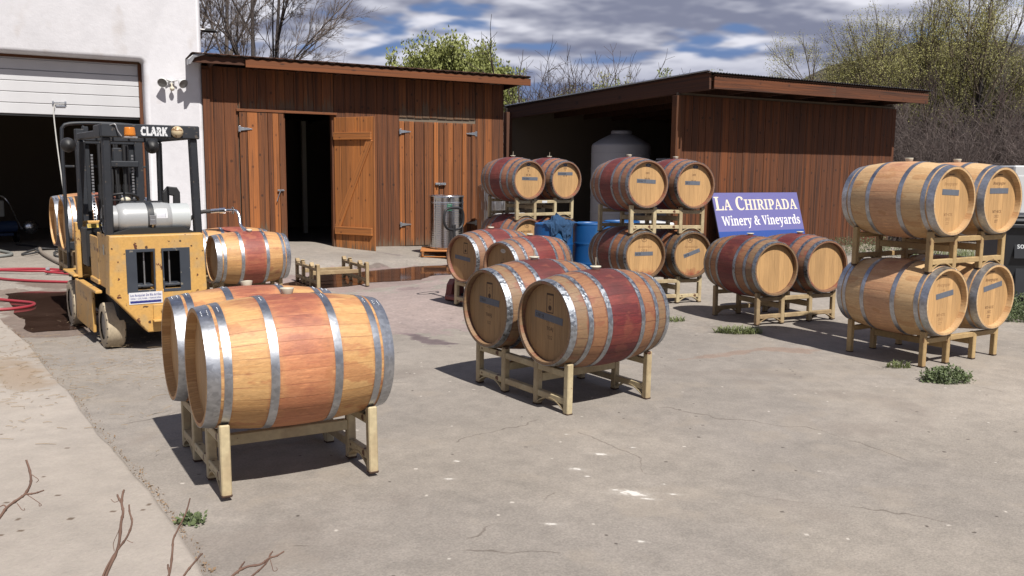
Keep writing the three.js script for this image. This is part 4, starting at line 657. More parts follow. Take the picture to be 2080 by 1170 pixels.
{ // far stack
  const g = 0.63 - 0.352;
  setOn(makeRack('bottom rack of the far stack behind the blue drums', rackCream), 'D', 0, 0);
  const upper = setOn(makeRack('upper cream rack of the far stack, its frame standing above the blue drums', rackCream), 'D', 0, 0.896);
  const note = mesh('paper_label', cbox(0.1, 0.035, 0.001, 0.0003), std({ color: lin(0.75, 0.76, 0.8), roughness: 0.6 }), upper); note.position.set(-0.02, 0.288, 0.384 + 0.0232);
  setOn(makeBarrel({ style: 'rose', head: 'dOne', tape: [1, 0.03, 0.02, -0.02, 0.3], hoop: hoopDull, bung: 'stick', label: 'upper left barrel of the far stack beside the long shed' }), 'D', -gap, g + 0.896);
  setOn(makeBarrel({ style: 'rose', head: 'dTwo', tape: [2, 0.0, 0.1, 0.0, 0.3], hoop: hoopDull, bung: 'stick', label: 'upper right barrel of the far stack, dark bay and white tank behind it' }), 'D', gap, g + 0.896);
  setOn(makeBarrel({ style: 'rose', head: 'lowD', hoop: hoopDull, bung: null, label: 'lower left barrel of the far stack, partly behind the cloth-topped blue drum' }), 'D', -gap, g);
  setOn(makeBarrel({ style: 'brown', head: 'plain', hoop: hoopDull, bung: null, label: 'lower right barrel of the far stack, hidden behind the blue drums' }), 'D', gap, g);
}
{ // stack in front of the blue sign
  const g = 0.63 - 0.352;
  setOn(makeRack('bottom rack of the barrel stack left of the blue sign', rackCream), 'E', 0, 0);
  setOn(makeRack('upper cream rack of the barrel stack left of the blue sign', rackCream), 'E', 0, 0.896);
  setOn(makeBarrel({ style: 'rose', head: 'eTopA', tape: [3, 0.0, 0.035, -0.03, 0.28], hoop: hoopDull, bung: 'cup', label: 'upper barrel with taped head in front of the white tank, left in its stack' }), 'E', -gap, g + 0.896);
  setOn(makeBarrel({ style: 'rose', head: 'eTopB', tape: [4, -0.02, 0.03, 0.0, 0.23], hoop: hoopDull, bung: 'cup', label: 'upper barrel with taped head whose right edge overlaps the blue sign' }), 'E', gap, g + 0.896);
  setOn(makeBarrel({ style: 'brown', head: 'eLowA', tape: [7, 0.0, 0.02, 0.02, 0.27], hoop: hoopDull, bung: null, label: 'lower barrel beside the blue drums, ring mark and level tape on its head' }), 'E', -gap, g);
  setOn(makeBarrel({ style: 'brown', head: 'eLowB', tape: [6, 0.01, 0.02, 0.32, 0.26], hoop: hoopDull, bung: null, label: 'lower barrel with ring mark and slanting tape, left of the blue sign' }), 'E', gap, g);
}
{ // pair in front of the sign
  setOn(makeRack('tan steel rack under the two barrels in front of the blue sign', rackOld), 'F', 0, 0);
  setOn(makeBarrel({ style: 'red', head: 'plain', hoop: hoopDull, bung: 'flat', label: 'left barrel with a bare head in front of the blue sign' }), 'F', -gap, 0.63 - 0.352);
  setOn(makeBarrel({ style: 'rose', head: 'plain2', hoop: hoopDull, bung: 'flat', label: 'right barrel with a bare head in front of the blue sign, a shadow across it' }), 'F', gap, 0.63 - 0.352);
}
{ // big blond stack at the right
  const g2 = 0.3645, g = 0.586 - 0.348;
  setOn(makeRack('low tan rack standing on short legs under the blond stack at right', rackTan, { short: true }), 'G', 0, 0);
  setOn(makeRack('upper tan rack between the blond barrels of the right stack', rackTan), 'G', 0, 0.847);
  const o = { style: 'blush', hoop: hoopNew };
  setOn(makeBarrel({ ...o, head: 'gA', tape: [0, 0.0, 0.075, -0.04, 0.24], bung: 'cup', label: 'upper left barrel of the tall blond stack at right' }), 'G', -g2, g + 0.891);
  setOn(makeBarrel({ ...o, head: 'gB', tape: [0, 0.0, 0.085, 0.0, 0.29], bung: 'cup', label: 'upper right barrel of the tall blond stack, partly before a white box' }), 'G', g2, g + 0.891);
  setOn(makeBarrel({ ...o, head: 'gA', tape: [0, 0.02, 0.06, 0.13, 0.25], bung: null, label: 'lower left barrel of the tall blond stack, frame shadows on its flank' }), 'G', -g2, g);
  setOn(makeBarrel({ ...o, head: 'gB', tape: [0, 0.02, 0.09, 0.16, 0.29], bung: null, label: 'lower right barrel of the tall blond stack, weeds and a black bin beside it' }), 'G', g2, g);
}
{ // pair behind the forklift
  setOn(makeRack('barrel rack hidden under the two barrels right of the forklift', rackOld), 'H', 0, 0);
  setOn(makeBarrel({ style: 'ruby', hoop: hoopNew, bung: 'cup', label: 'red-banded barrel right of the forklift, in front of the closed plank door' }), 'H', gap, 0.63 - 0.348, 0, -0.2);
  setOn(makeBarrel({ style: 'ruby', hoop: hoopNew, bung: null, label: 'red-banded barrel under the chrome wand, behind the one right of the forklift' }), 'H', -gap, 0.63 - 0.348);
}
setOn(makeRack('empty rusty cream rack standing in the puddle by the open door', rackOld, { pads: true }), 'J', 0, 0);

// ---------------------------------------------------------------- forklift: local axes x right, y up, z toward its rear; it faces the garage
{
  const yaw = 35 * RAD, fk = thing('forklift', 'worn yellow forklift seen from behind, grey gas bottle on its back', 'forklift');
  fk.position.set(-3.635, -0.05, -8.645); fk.rotation.y = yaw;
  const yellow = std({ map: rep(tex(512, 512, (u, v) => { const n = tnoise(u, v, 5, 4), f = tnoise(u, v + 0.3, 50, 2), pt = 0.06 * (tnoise(u + 0.6, v + 0.1, 3, 2) - 0.5) * 4, ch = tnoise(u + 0.17, v, 9, 5) + pt - 0.035, sc = tnoise(u * 1, v + 0.6, 14, 4) + pt - 0.02; let c = mix3([222, 174, 94], [206, 160, 96], n); c = c.map((q) => q * (0.95 + 0.1 * f)); c = mix3(c, [186, 160, 122], sstep(0.45, 0.75, tnoise(u + 0.5, v, 7, 4)) * 0.5); c = mix3(c, [92, 52, 34], sstep(0.71, 0.74, ch) * 0.95); return mix3(c, [70, 48, 36], sstep(0.76, 0.79, sc) * 0.9); }), 1.4, 1.4), roughness: 0.5, bumpMap: rep(bumpGrain, 2, 2), bumpScale: 0.0006 });
  const frame = std({ map: rep(tex(256, 256, (u, v) => { const n = tnoise(u, v, 8, 4), s = sstep(0.72, 0.76, tnoise(u, v + 0.4, 16, 4)); return mix3(mix3([44, 48, 56], [34, 37, 43], n), [104, 92, 80], s * 0.8); }), 2, 2), roughness: 0.55 });
  const grille = std({ map: rep(tex(256, 256, (u, v) => { const s = sstep(0.7, 0.73, tnoise(u + 0.2, v, 12, 5)); return mix3(mix3([62, 68, 78], [52, 58, 68], tnoise(u, v, 6, 3)), [150, 140, 122], s * 0.8); }), 1.5, 1.5), roughness: 0.55 });
  const rubber = std({ map: rep(tex(256, 256, (u, v) => { const k = 0.9 + 0.2 * tnoise(u, v, 20, 4); return [196 * k, 180 * k, 154 * k]; }), 3, 3), roughness: 0.9 });
  // counterweight with two openings
  const outline = [[-0.425, 1.12], [-0.445, 0.57], [-0.38, 0.5], [-0.12, 0.19], [0.12, 0.19], [0.38, 0.5], [0.445, 0.57], [0.425, 1.12]], hL = [[-0.262, 0.6], [-0.035, 0.6], [-0.03, 0.975], [-0.262, 0.975]], hR = [[0.035, 0.6], [0.262, 0.6], [0.262, 0.975], [0.03, 0.975]];
  const back = extrude(outline, 0.16, 0.012, [hL, hR]); back.translate(0, 0, 0.3);
  mesh('counterweight', join([uvBox(back), at(cbox(0.82, 0.5, 0.04), 0, 0.86, 0.1), at(cbox(0.025, 0.52, 0.5, 0.006), -0.41, 0.86, 0.11), at(cbox(0.025, 0.52, 0.5, 0.006), 0.41, 0.86, 0.11), at(cbox(0.84, 0.03, 0.5, 0.008), 0, 1.105, 0.1), at(cbox(0.3, 0.3, 0.2, 0.03), 0, 0.35, 0.26)]), yellow, fk);
  const fr = extrude([[-0.28, 0.6], [0.28, 0.6], [0.28, 1.015], [-0.28, 1.015]], 0.012, 0.003, [[[-0.165, 0.635], [-0.04, 0.635], [-0.035, 0.985], [-0.165, 0.985]], [[0.04, 0.635], [0.165, 0.635], [0.165, 0.985], [0.035, 0.985]], [[-0.03, 0.6], [0.03, 0.6], [0.026, 1.015], [-0.026, 1.015]]]);
  mesh('grille', join([at(uvBox(extrude([[-0.29, 0.6], [-0.035, 0.6], [-0.03, 1.02], [-0.29, 1.02]], 0.014, 0.003, [[[-0.195, 0.63], [-0.048, 0.63], [-0.045, 0.99], [-0.195, 0.99]]])), 0, -0.03, 0.458), at(uvBox(extrude([[0.035, 0.6], [0.29, 0.6], [0.29, 1.02], [0.03, 1.02]], 0.014, 0.003, [[[0.048, 0.63], [0.195, 0.63], [0.195, 0.99], [0.045, 0.99]]])), 0, -0.03, 0.458), at(cbox(0.2, 0.02, 0.17), -0.15, 0.635, 0.37), at(cbox(0.2, 0.02, 0.17), 0.15, 0.635, 0.37)]), grille, fk);
  fr.dispose();
  for (const x of [-0.118, 0.112]) mesh('radiator_bar', cyl([x, 0.62, 0.4], [x, 1.0, 0.4], 0.009, 0.009, 8), mat.tin, fk);
  mesh('radiator', at(cbox(0.7, 0.44, 0.02), 0, 0.8, 0.2), mat.blackRough, fk);
  mesh('tow_hitch', join([at(cbox(0.2, 0.15, 0.02, 0.004), 0.03, 0.38, 0.482), at(cbox(0.22, 0.02, 0.09, 0.004), 0.03, 0.305, 0.5), at(new THREE.TorusGeometry(0.026, 0.008, 8, 18), 0.03, 0.4, 0.502)]), yellow, fk);
  const stick = canvasTex(512, 180, (x) => { x.fillStyle = '#e8e8ec'; x.fillRect(0, 0, 512, 180); x.fillStyle = '#2b3480'; x.font = 'bold 54px sans-serif'; x.textAlign = 'center'; x.fillText('Las Acequias De Río Arriba', 256, 64, 480); x.font = 'bold 34px sans-serif'; x.fillText('VIDA • CULTURA • TRADICIÓN', 256, 108, 470); x.beginPath(); x.moveTo(20, 166); for (let i = 0; i <= 24; i++) x.quadraticCurveTo(20 + i * 19.7 - 10, 108, 20 + i * 19.7, 138); x.lineTo(492, 166); x.fill(); });
  const st = mesh('bumper_sticker', new THREE.PlaneGeometry(0.3, 0.112), std({ map: stick, roughness: 0.4 }), fk); st.position.set(-0.13, 0.525, 0.476);
  // flanks, hood, cowl, floor
  for (const x of [-0.415, 0.415]) mesh('side_panel', join([at(cbox(0.02, 0.42, 0.42, 0.006), x, 0.86, -0.33), at(cbox(0.03, 0.05, 0.42, 0.008), x * 1.03, 0.63, -0.3)]), yellow, fk);
  mesh('fender', join([at(cbox(0.06, 0.03, 1.0, 0.006), -0.47, 0.555, -0.42), at(cbox(0.03, 0.44, 0.98, 0.008), -0.48, 0.34, -0.66), at(cbox(0.03, 0.44, 0.98, 0.008), 0.48, 0.34, -0.66), at(cbox(0.06, 0.03, 1.0, 0.006), 0.47, 0.555, -0.42), at(cbox(0.16, 0.025, 0.75, 0.008), -0.43, 0.585, -1.5), at(cbox(0.16, 0.025, 0.75, 0.008), 0.43, 0.585, -1.5)]), yellow, fk);
  mesh('cowl', join([at(cbox(0.86, 0.62, 0.05, 0.01), 0, 0.86, -1.22), at(cbox(0.05, 0.6, 0.12, 0.01), -0.44, 0.86, -1.18), at(cbox(0.05, 0.6, 0.12, 0.01), 0.44, 0.86, -1.18)]), yellow, fk);
  mesh('chassis', join([at(cbox(0.7, 0.3, 1.9, 0.02), 0, 0.4, -0.7), at(cbox(0.8, 0.05, 1.2), 0, 0.5, -0.9)]), mat.blackRough, fk);
  mesh('hood', join([at(cbox(0.76, 0.05, 0.62, 0.02), 0, 1.1, -0.3), uvBox(extrude([[-0.4, 0], [0.4, 0], [0.26, 0.06], [-0.2, 0.06]], 0.25, 0.004)).translate(0, 1.12, 0.1)]), mat.blackRough, fk);
  // wheels
  const wheel = (x, z, R, W) => { const w = new THREE.Group(); w.name = 'wheel'; fk.add(w); w.position.set(x, R, z);
    const t = []; t.push(lathe([[R * 0.62, -W / 2], [R * 0.96, -W / 2], [R, -W * 0.4], [R, W * 0.4], [R * 0.96, W / 2], [R * 0.62, W / 2]], 40).rotateZ(Math.PI / 2));
    mesh('tyre', join(t), rubber, w);
    const lugs = []; for (let i = 0; i < 16; i++) { const a = i / 16 * 2 * Math.PI; for (const s of [-1, 1]) lugs.push(at(cbox(W * 0.16, 0.012, R * 0.1), s * W * 0.43, 0, 0).translate(0, R * 0.955, 0).rotateX(a + (s > 0 ? 0.12 : 0))); }
    mesh('tread_notch', join(lugs), std({ color: lin(0.12, 0.1, 0.08), roughness: 1 }), w);
    mesh('rim', join([lathe([[0, -W * 0.3], [R * 0.2, -W * 0.34], [R * 0.3, -W * 0.2], [R * 0.58, -W * 0.2], [R * 0.63, -W * 0.42], [R * 0.63, W * 0.42], [0, W * 0.3]], 32).rotateZ(Math.PI / 2)]), std({ color: lin(0.5, 0.46, 0.4), roughness: 0.7 }), w); };
  wheel(-0.36, 0.04, 0.222, 0.17); wheel(0.36, 0.04, 0.222, 0.17); wheel(-0.42, -1.5, 0.25, 0.17); wheel(0.42, -1.5, 0.25, 0.17);
  // overhead guard
  mesh('overhead_guard', join([
    bar([-0.39, 1.1, 0.3], [-0.39, 2.03, 0.36], 0.075, 0.07, 0.012), bar([0.42, 1.1, 0.3], [0.385, 2.03, 0.36], 0.075, 0.07, 0.012), bar([-0.43, 0.85, -1.2], [-0.38, 2.02, -0.95], 0.055, 0.06, 0.01), bar([0.43, 0.85, -1.2], [0.38, 2.02, -0.95], 0.055, 0.06, 0.01),
    bar([-0.4, 2.06, 0.4], [-0.4, 2.06, -1.0], 0.05, 0.07, 0.01), bar([0.4, 2.06, 0.4], [0.4, 2.06, -1.0], 0.05, 0.07, 0.01), at(cbox(0.88, 0.125, 0.045, 0.01), 0, 2.085, 0.4), at(cbox(0.84, 0.07, 0.05, 0.01), 0, 2.05, -1.0),
    ...[-0.24, -0.08, 0.08, 0.24].map((x) => bar([x, 2.08, 0.38], [x, 2.08, -0.98], 0.02, 0.03)), at(cbox(0.04, 0.12, 0.3, 0.01), -0.42, 2.08, 0.2),
  ]), frame, fk);
  const clark = canvasTex(512, 128, (x) => { x.fillStyle = '#2b2f37'; x.fillRect(0, 0, 512, 128); x.fillStyle = '#e9ebee'; x.font = 'bold 128px sans-serif'; x.textBaseline = 'middle'; x.textAlign = 'center'; x.lineWidth = 9; x.strokeStyle = '#e9ebee'; x.strokeText('CLARK', 256, 68, 480); x.fillText('CLARK', 256, 68, 480); x.strokeStyle = '#2b2f37'; x.lineWidth = 7; for (const k of [50, 215, 320, 455]) { x.beginPath(); x.moveTo(k - 26, 38); x.lineTo(k + 26, 92); x.moveTo(k + 26, 38); x.lineTo(k - 26, 92); x.stroke(); } });
  const cl = mesh('name_plate', new THREE.PlaneGeometry(0.31, 0.105), std({ map: clark, roughness: 0.5 }), fk); cl.position.set(0.02, 2.088, 0.4255);
  mesh('beacon', join([lathe([[0, 0], [0.05, 0], [0.05, 0.02], [0.046, 0.075], [0.04, 0.085], [0, 0.086]], 24).translate(-0.2, 2.03, 0.46)]), phys({ color: lin(0.62, 0.2, 0.02), roughness: 0.25, transmission: 0.25, thickness: 0.02 }), fk);
  mesh('beacon_bracket', join([at(cbox(0.12, 0.015, 0.12), -0.2, 2.022, 0.45), tube([[-0.36, 2.13, 0.42], [-0.32, 2.14, 0.44], [-0.3, 2.08, 0.45], [-0.27, 2.03, 0.46]], 0.006, 16, 6)]), mat.tin, fk);
  mesh('work_light', join([at(new THREE.SphereGeometry(0.055, 20, 14), 0.225, 2.085, 0.45), at(new THREE.CylinderGeometry(0.05, 0.05, 0.05, 20).rotateX(Math.PI / 2), 0.225, 2.085, 0.425)]), std({ map: rep(tex(128, 128, (u, v) => mix3([216, 196, 160], [128, 92, 54], sstep(0.48, 0.7, tnoise(u, v, 6, 4)))), 2, 2), roughness: 0.45 }), fk);
  for (const x of [-0.52, 0.3]) mesh('head_lamp', at(lathe([[0, -0.07], [0.045, -0.06], [0.07, -0.01], [0.075, 0.02], [0, 0.02]], 24).rotateX(-Math.PI / 2), x, 1.97, -0.9), mat.black, fk);
  // gas bottle with its valve collar, strap, buckle and label
  const bottle = new THREE.Group(); bottle.name = 'gas_bottle'; fk.add(bottle); bottle.position.set(0, 1.262, 0.2);
  const gasPaint = std({ map: rep(tex(256, 256, (u, v) => { const k = 0.96 + 0.08 * tnoise(u, v, 9, 4); return [176 * k, 178 * k, 180 * k]; }), 1, 1), roughness: 0.32, metalness: 0.1 });
  mesh('cylinder', lathe([[0, -0.35], [0.06, -0.345], [0.11, -0.32], [0.14, -0.28], [0.15, -0.23], [0.15, 0.1], [0.152, 0.11], [0.15, 0.12], [0.145, 0.17], [0.12, 0.2], [0, 0.21]], 44).rotateZ(-Math.PI / 2), gasPaint, bottle);
  mesh('collar', join([new THREE.CylinderGeometry(0.125, 0.125, 0.1, 36, 1, true).rotateZ(Math.PI / 2).translate(-0.36, 0, 0), new THREE.TorusGeometry(0.125, 0.007, 8, 36).rotateY(Math.PI / 2).translate(-0.41, 0, 0), new THREE.CylinderGeometry(0.115, 0.115, 0.1, 36, 1, true).rotateZ(Math.PI / 2).translate(-0.36, 0, 0)]), gasPaint, bottle);
  mesh('foot_ring', new THREE.CylinderGeometry(0.14, 0.14, 0.2, 36, 1, true, 0, Math.PI * 1.5).rotateZ(Math.PI / 2).rotateX(2.2).translate(0.25, 0, 0), std({ color: lin(0.52, 0.55, 0.56), roughness: 0.4, side: THREE.DoubleSide }), bottle);
  mesh('valve', join([cyl([-0.35, 0, 0], [-0.4, 0, 0], 0.03), cyl([-0.38, 0, 0], [-0.38, 0.06, 0.02], 0.018)]), std({ color: lin(0.5, 0.36, 0.14), metalness: 0.9, roughness: 0.4 }), bottle);
  mesh('strap', lathe([[0.1535, -0.03], [0.156, -0.03], [0.156, 0.03], [0.1535, 0.03]], 44).rotateZ(-Math.PI / 2).translate(-0.02, 0, 0), frame, bottle);
  mesh('buckle', join([at(cbox(0.06, 0.09, 0.012, 0.003), -0.01, -0.01, 0.16), at(cbox(0.045, 0.05, 0.02, 0.003), -0.01, -0.03, 0.168), cyl([-0.01, -0.13, 0.1], [-0.01, -0.05, 0.16], 0.012)]), mat.tin, bottle);
  const pl = canvasTex(128, 96, (x) => { x.fillStyle = '#e6e6ea'; x.fillRect(0, 0, 128, 96); const r = rng(8); x.fillStyle = 'rgba(110,120,150,0.7)'; for (let j = 0; j < 8; j++) x.fillRect(8, 8 + j * 10, 60 + r() * 50, 3); });
  const lab = mesh('paper_label', new THREE.CylinderGeometry(0.1515, 0.1515, 0.1, 10, 1, true, -0.32, 0.64).rotateZ(Math.PI / 2), std({ map: pl, roughness: 0.5 }), bottle); lab.rotation.x = -0.35 - Math.PI / 2 + Math.PI / 2; lab.position.x = 0.08; lab.rotation.set(-0.35, 0, 0);
  mesh('cradle', join([at(cbox(0.5, 0.03, 0.2, 0.006), -0.05, -0.155, 0), at(cbox(0.03, 0.06, 0.24, 0.006), -0.2, -0.14, 0), at(cbox(0.03, 0.06, 0.24, 0.006), 0.1, -0.14, 0)]), frame, bottle);
  mesh('hose', tube([[-0.4, 1.3, 0.2], [-0.44, 1.22, 0.15], [-0.4, 1.12, 0.05]], 0.012, 16, 6), mat.black, fk);
  mesh('hose', tube([[0.28, 1.28, 0.12], [0.3, 1.18, 0.14], [0.35, 1.12, 0.16]], 0.014, 16, 6), mat.black, fk);
  // seat, wheel, levers, restraint
  mesh('seat', join([uvBox(extrude([[-0.24, 0], [0.24, 0], [0.25, 0.2], [0.2, 0.3], [-0.2, 0.3], [-0.25, 0.2]], 0.1, 0.03)).rotateX(0.2).translate(0.02, 1.12, -0.3), at(cbox(0.5, 0.1, 0.44, 0.04), 0.02, 1.13, -0.5)]), mat.black, fk);
  mesh('seat_restraint', uvBox(extrude([[0, 0], [0.14, 0], [0.14, 0.3], [0.11, 0.35], [0.02, 0.36], [-0.03, 0.3], [-0.03, 0.14]], 0.03, 0.01, [[[0.03, 0.13], [0.07, 0.12], [0.075, 0.26], [0.035, 0.27]]])).translate(0.25, 1.2, -0.22), mat.black, fk);
  mesh('steering_wheel', join([new THREE.TorusGeometry(0.17, 0.014, 8, 36).rotateX(Math.PI / 2 - 0.45).translate(-0.05, 1.4, -0.85), cyl([-0.05, 1.4, -0.85], [-0.05, 1.05, -1.1], 0.02), at(cbox(0.32, 0.012, 0.03), -0.05, 1.4, -0.85)]), mat.black, fk);
  mesh('steering_knob', at(new THREE.SphereGeometry(0.045, 16, 12).scale(1.1, 0.7, 1), -0.03, 1.41, -0.72), mat.ivory, fk);
  mesh('lever', join([cyl([0.25, 1.05, -1.1], [0.27, 1.4, -0.95], 0.008), cyl([0.32, 1.05, -1.1], [0.33, 1.38, -0.95], 0.008), cyl([0.18, 1.05, -1.1], [0.21, 1.4, -0.95], 0.008)]), mat.steel, fk);
  const warn = canvasTex(128, 32, (x) => { x.fillStyle = '#1c1d20'; x.fillRect(0, 0, 128, 32); x.fillStyle = '#d8b52c'; x.fillRect(4, 4, 120, 24); x.fillStyle = '#1c1d20'; x.beginPath(); x.moveTo(84, 26); x.lineTo(98, 6); x.lineTo(112, 26); x.fill(); x.fillRect(10, 8, 60, 5); x.fillRect(10, 18, 50, 4); });
  mesh('battery_box', join([at(cbox(0.22, 0.4, 0.3, 0.01), -0.32, 0.92, -0.86), at(cbox(0.14, 0.03, 0.02), -0.32, 1.0, -0.7)]), mat.black, fk);
  const wn = mesh('warning_label', new THREE.PlaneGeometry(0.2, 0.05), std({ map: warn, roughness: 0.5 }), fk); wn.position.set(-0.32, 1.145, -0.7); wn.rotation.x = -0.3;
  const plate = mesh('number_plate', new THREE.PlaneGeometry(0.06, 0.1), std({ color: lin(0.5, 0.5, 0.44), roughness: 0.5 }), fk); plate.position.set(-0.4245, 0.97, 0.17); plate.rotation.y = -Math.PI / 2;
  // mast, chains, cylinders, carriage, load backrest, forks
  for (const x of [-0.3, 0.3]) mesh('mast_rail', join([at(cbox(0.09, 2.0, 0.12, 0.006), x, 1.16, -1.62), at(cbox(0.06, 1.98, 0.08, 0.006), x * 0.78, 1.2, -1.66)]), frame, fk);
  for (const [w, h, y] of [[0.68, 0.12, 2.06], [0.66, 0.1, 1.1], [0.6, 0.14, 0.6]]) mesh('mast_crossbar', at(cbox(w, h, 0.05, 0.006), 0, y, -1.6), frame, fk);
  mesh('hose_bracket', join([at(cbox(0.3, 0.07, 0.06, 0.01), 0.13, 1.78, -1.5), at(cbox(0.1, 0.16, 0.05, 0.01), 0.06, 1.88, -1.52)]), frame, fk);
  for (const x of [-0.12, 0.06, 0.14]) mesh('lift_cylinder', join([cyl([x, 0.4, -1.55], [x, 1.55, -1.55], 0.032), cyl([x, 1.55, -1.55], [x, 2.0, -1.55], 0.02)]), mat.black, fk);
  for (const x of [-0.2, 0.22]) { const links = []; for (let i = 0; i < 34; i++) links.push(at(cbox(0.026, 0.024, 0.008, 0.003), x, 0.75 + i * 0.034, -1.53)); mesh('lift_chain', join(links), mat.tin, fk); }
  mesh('hydraulic_hose', join([tube([[-0.02, 2.0, -1.52], [0.0, 1.6, -1.5], [-0.03, 1.1, -1.5], [0.0, 0.7, -1.4]], 0.012, 30, 6), tube([[0.03, 2.0, -1.52], [0.04, 1.5, -1.5], [0.02, 1.0, -1.48], [0.05, 0.7, -1.4]], 0.012, 30, 6), tube([[-0.41, 2.1, 0.36], [-0.43, 1.9, 0.3], [-0.43, 1.2, 0.24]], 0.006, 20, 5)]), mat.black, fk);
  const bk = []; bk.push(tube([[-0.44, 0.6, -1.85], [-0.44, 2.12, -1.85], [-0.43, 2.19, -1.85], [-0.38, 2.22, -1.85], [0.36, 2.22, -1.85], [0.42, 2.19, -1.85], [0.44, 2.1, -1.85], [0.44, 0.6, -1.85]], 0.02, 80, 8)); for (const x of [-0.22, 0, 0.22]) bk.push(bar([x, 1.1, -1.85], [x, 2.21, -1.85], 0.022)); for (const y of [1.1, 1.75]) bk.push(bar([-0.44, y, -1.85], [0.44, y, -1.85], 0.025));
  mesh('load_backrest', join(bk), frame, fk);
  mesh('carriage', join([at(cbox(0.86, 0.1, 0.05, 0.006), 0, 0.85, -1.82), at(cbox(0.86, 0.1, 0.05, 0.006), 0, 0.48, -1.82)]), frame, fk);
  for (const x of [-0.22, 0.22]) mesh('fork', join([at(cbox(0.1, 0.55, 0.04, 0.006), x, 0.65, -1.87), at(cbox(0.1, 0.04, 1.15, 0.01), x, 0.4, -2.43)]), mat.tin, fk);
  // rack and two barrels on the forks
  const place = (o, x, y, z, ry, rz = 0) => { const m = new THREE.Matrix4().makeRotationY(yaw).setPosition(fk.position).multiply(new THREE.Matrix4().makeRotationFromEuler(new THREE.Euler(0, ry, rz, 'YXZ')).setPosition(x, y, z)); m.decompose(o.position, o.quaternion, o.scale); o.scale.set(1, 1, 1); };
  place(makeRack('rack with two barrels carried on the forklift\'s forks', rackOld), 0.02, 0.45, -2.5, -Math.PI / 2);
  place(makeBarrel({ style: 'pink', hoop: hoopNew, bung: null, label: 'barrel lifted on the forklift, nearest its mast, bright hoop showing at left' }), 0.02, 0.45 + 0.282, -2.14, -Math.PI / 2);
  place(makeBarrel({ style: 'pink', hoop: hoopNew, bung: null, label: 'barrel lifted on the forklift at its fork tips, farther into the garage' }), 0.02, 0.45 + 0.282, -2.86, -Math.PI / 2);
}
// ---------------------------------------------------------------- barrel washing wand on the pair behind the forklift
{
  const w = thing('barrel_wand', 'chrome barrel washing wand with a dark hose, on the barrels right of the forklift', 'hose');
  const chrome = std({ color: lin(0.75, 0.76, 0.78), metalness: 1, roughness: 0.16 });
  mesh('pipe', tube([[-3.86, 1.13, -11.72], [-3.78, 1.135, -11.72], [-3.7, 1.13, -11.7], [-3.66, 1.08, -11.68], [-3.62, 0.95, -11.62], [-3.54, 0.86, -11.55]], 0.019, 50, 10), chrome, w);
  for (const [a, b, r0, n] of [[[-4.04, 1.12, -11.72], [-3.92, 1.13, -11.72], 0.03, 14], [[-3.92, 1.13, -11.72], [-3.84, 1.135, -11.72], 0.042, 6], [[-3.74, 1.09, -11.7], [-3.74, 1.18, -11.7], 0.016, 8]]) mesh('fitting', cyl(a, b, r0, r0, n), chrome, w);
  mesh('hose', tube([[-4.04, 1.12, -11.72], [-4.2, 1.1, -11.74], [-4.4, 0.96, -11.8], [-4.55, 0.72, -11.9], [-4.75, 0.4, -12.0], [-5.0, 0.02, -12.1], [-5.6, -0.03, -12.3]], 0.026, 60, 10), std({ color: lin(0.09, 0.085, 0.08), roughness: 0.6 }), w);
}
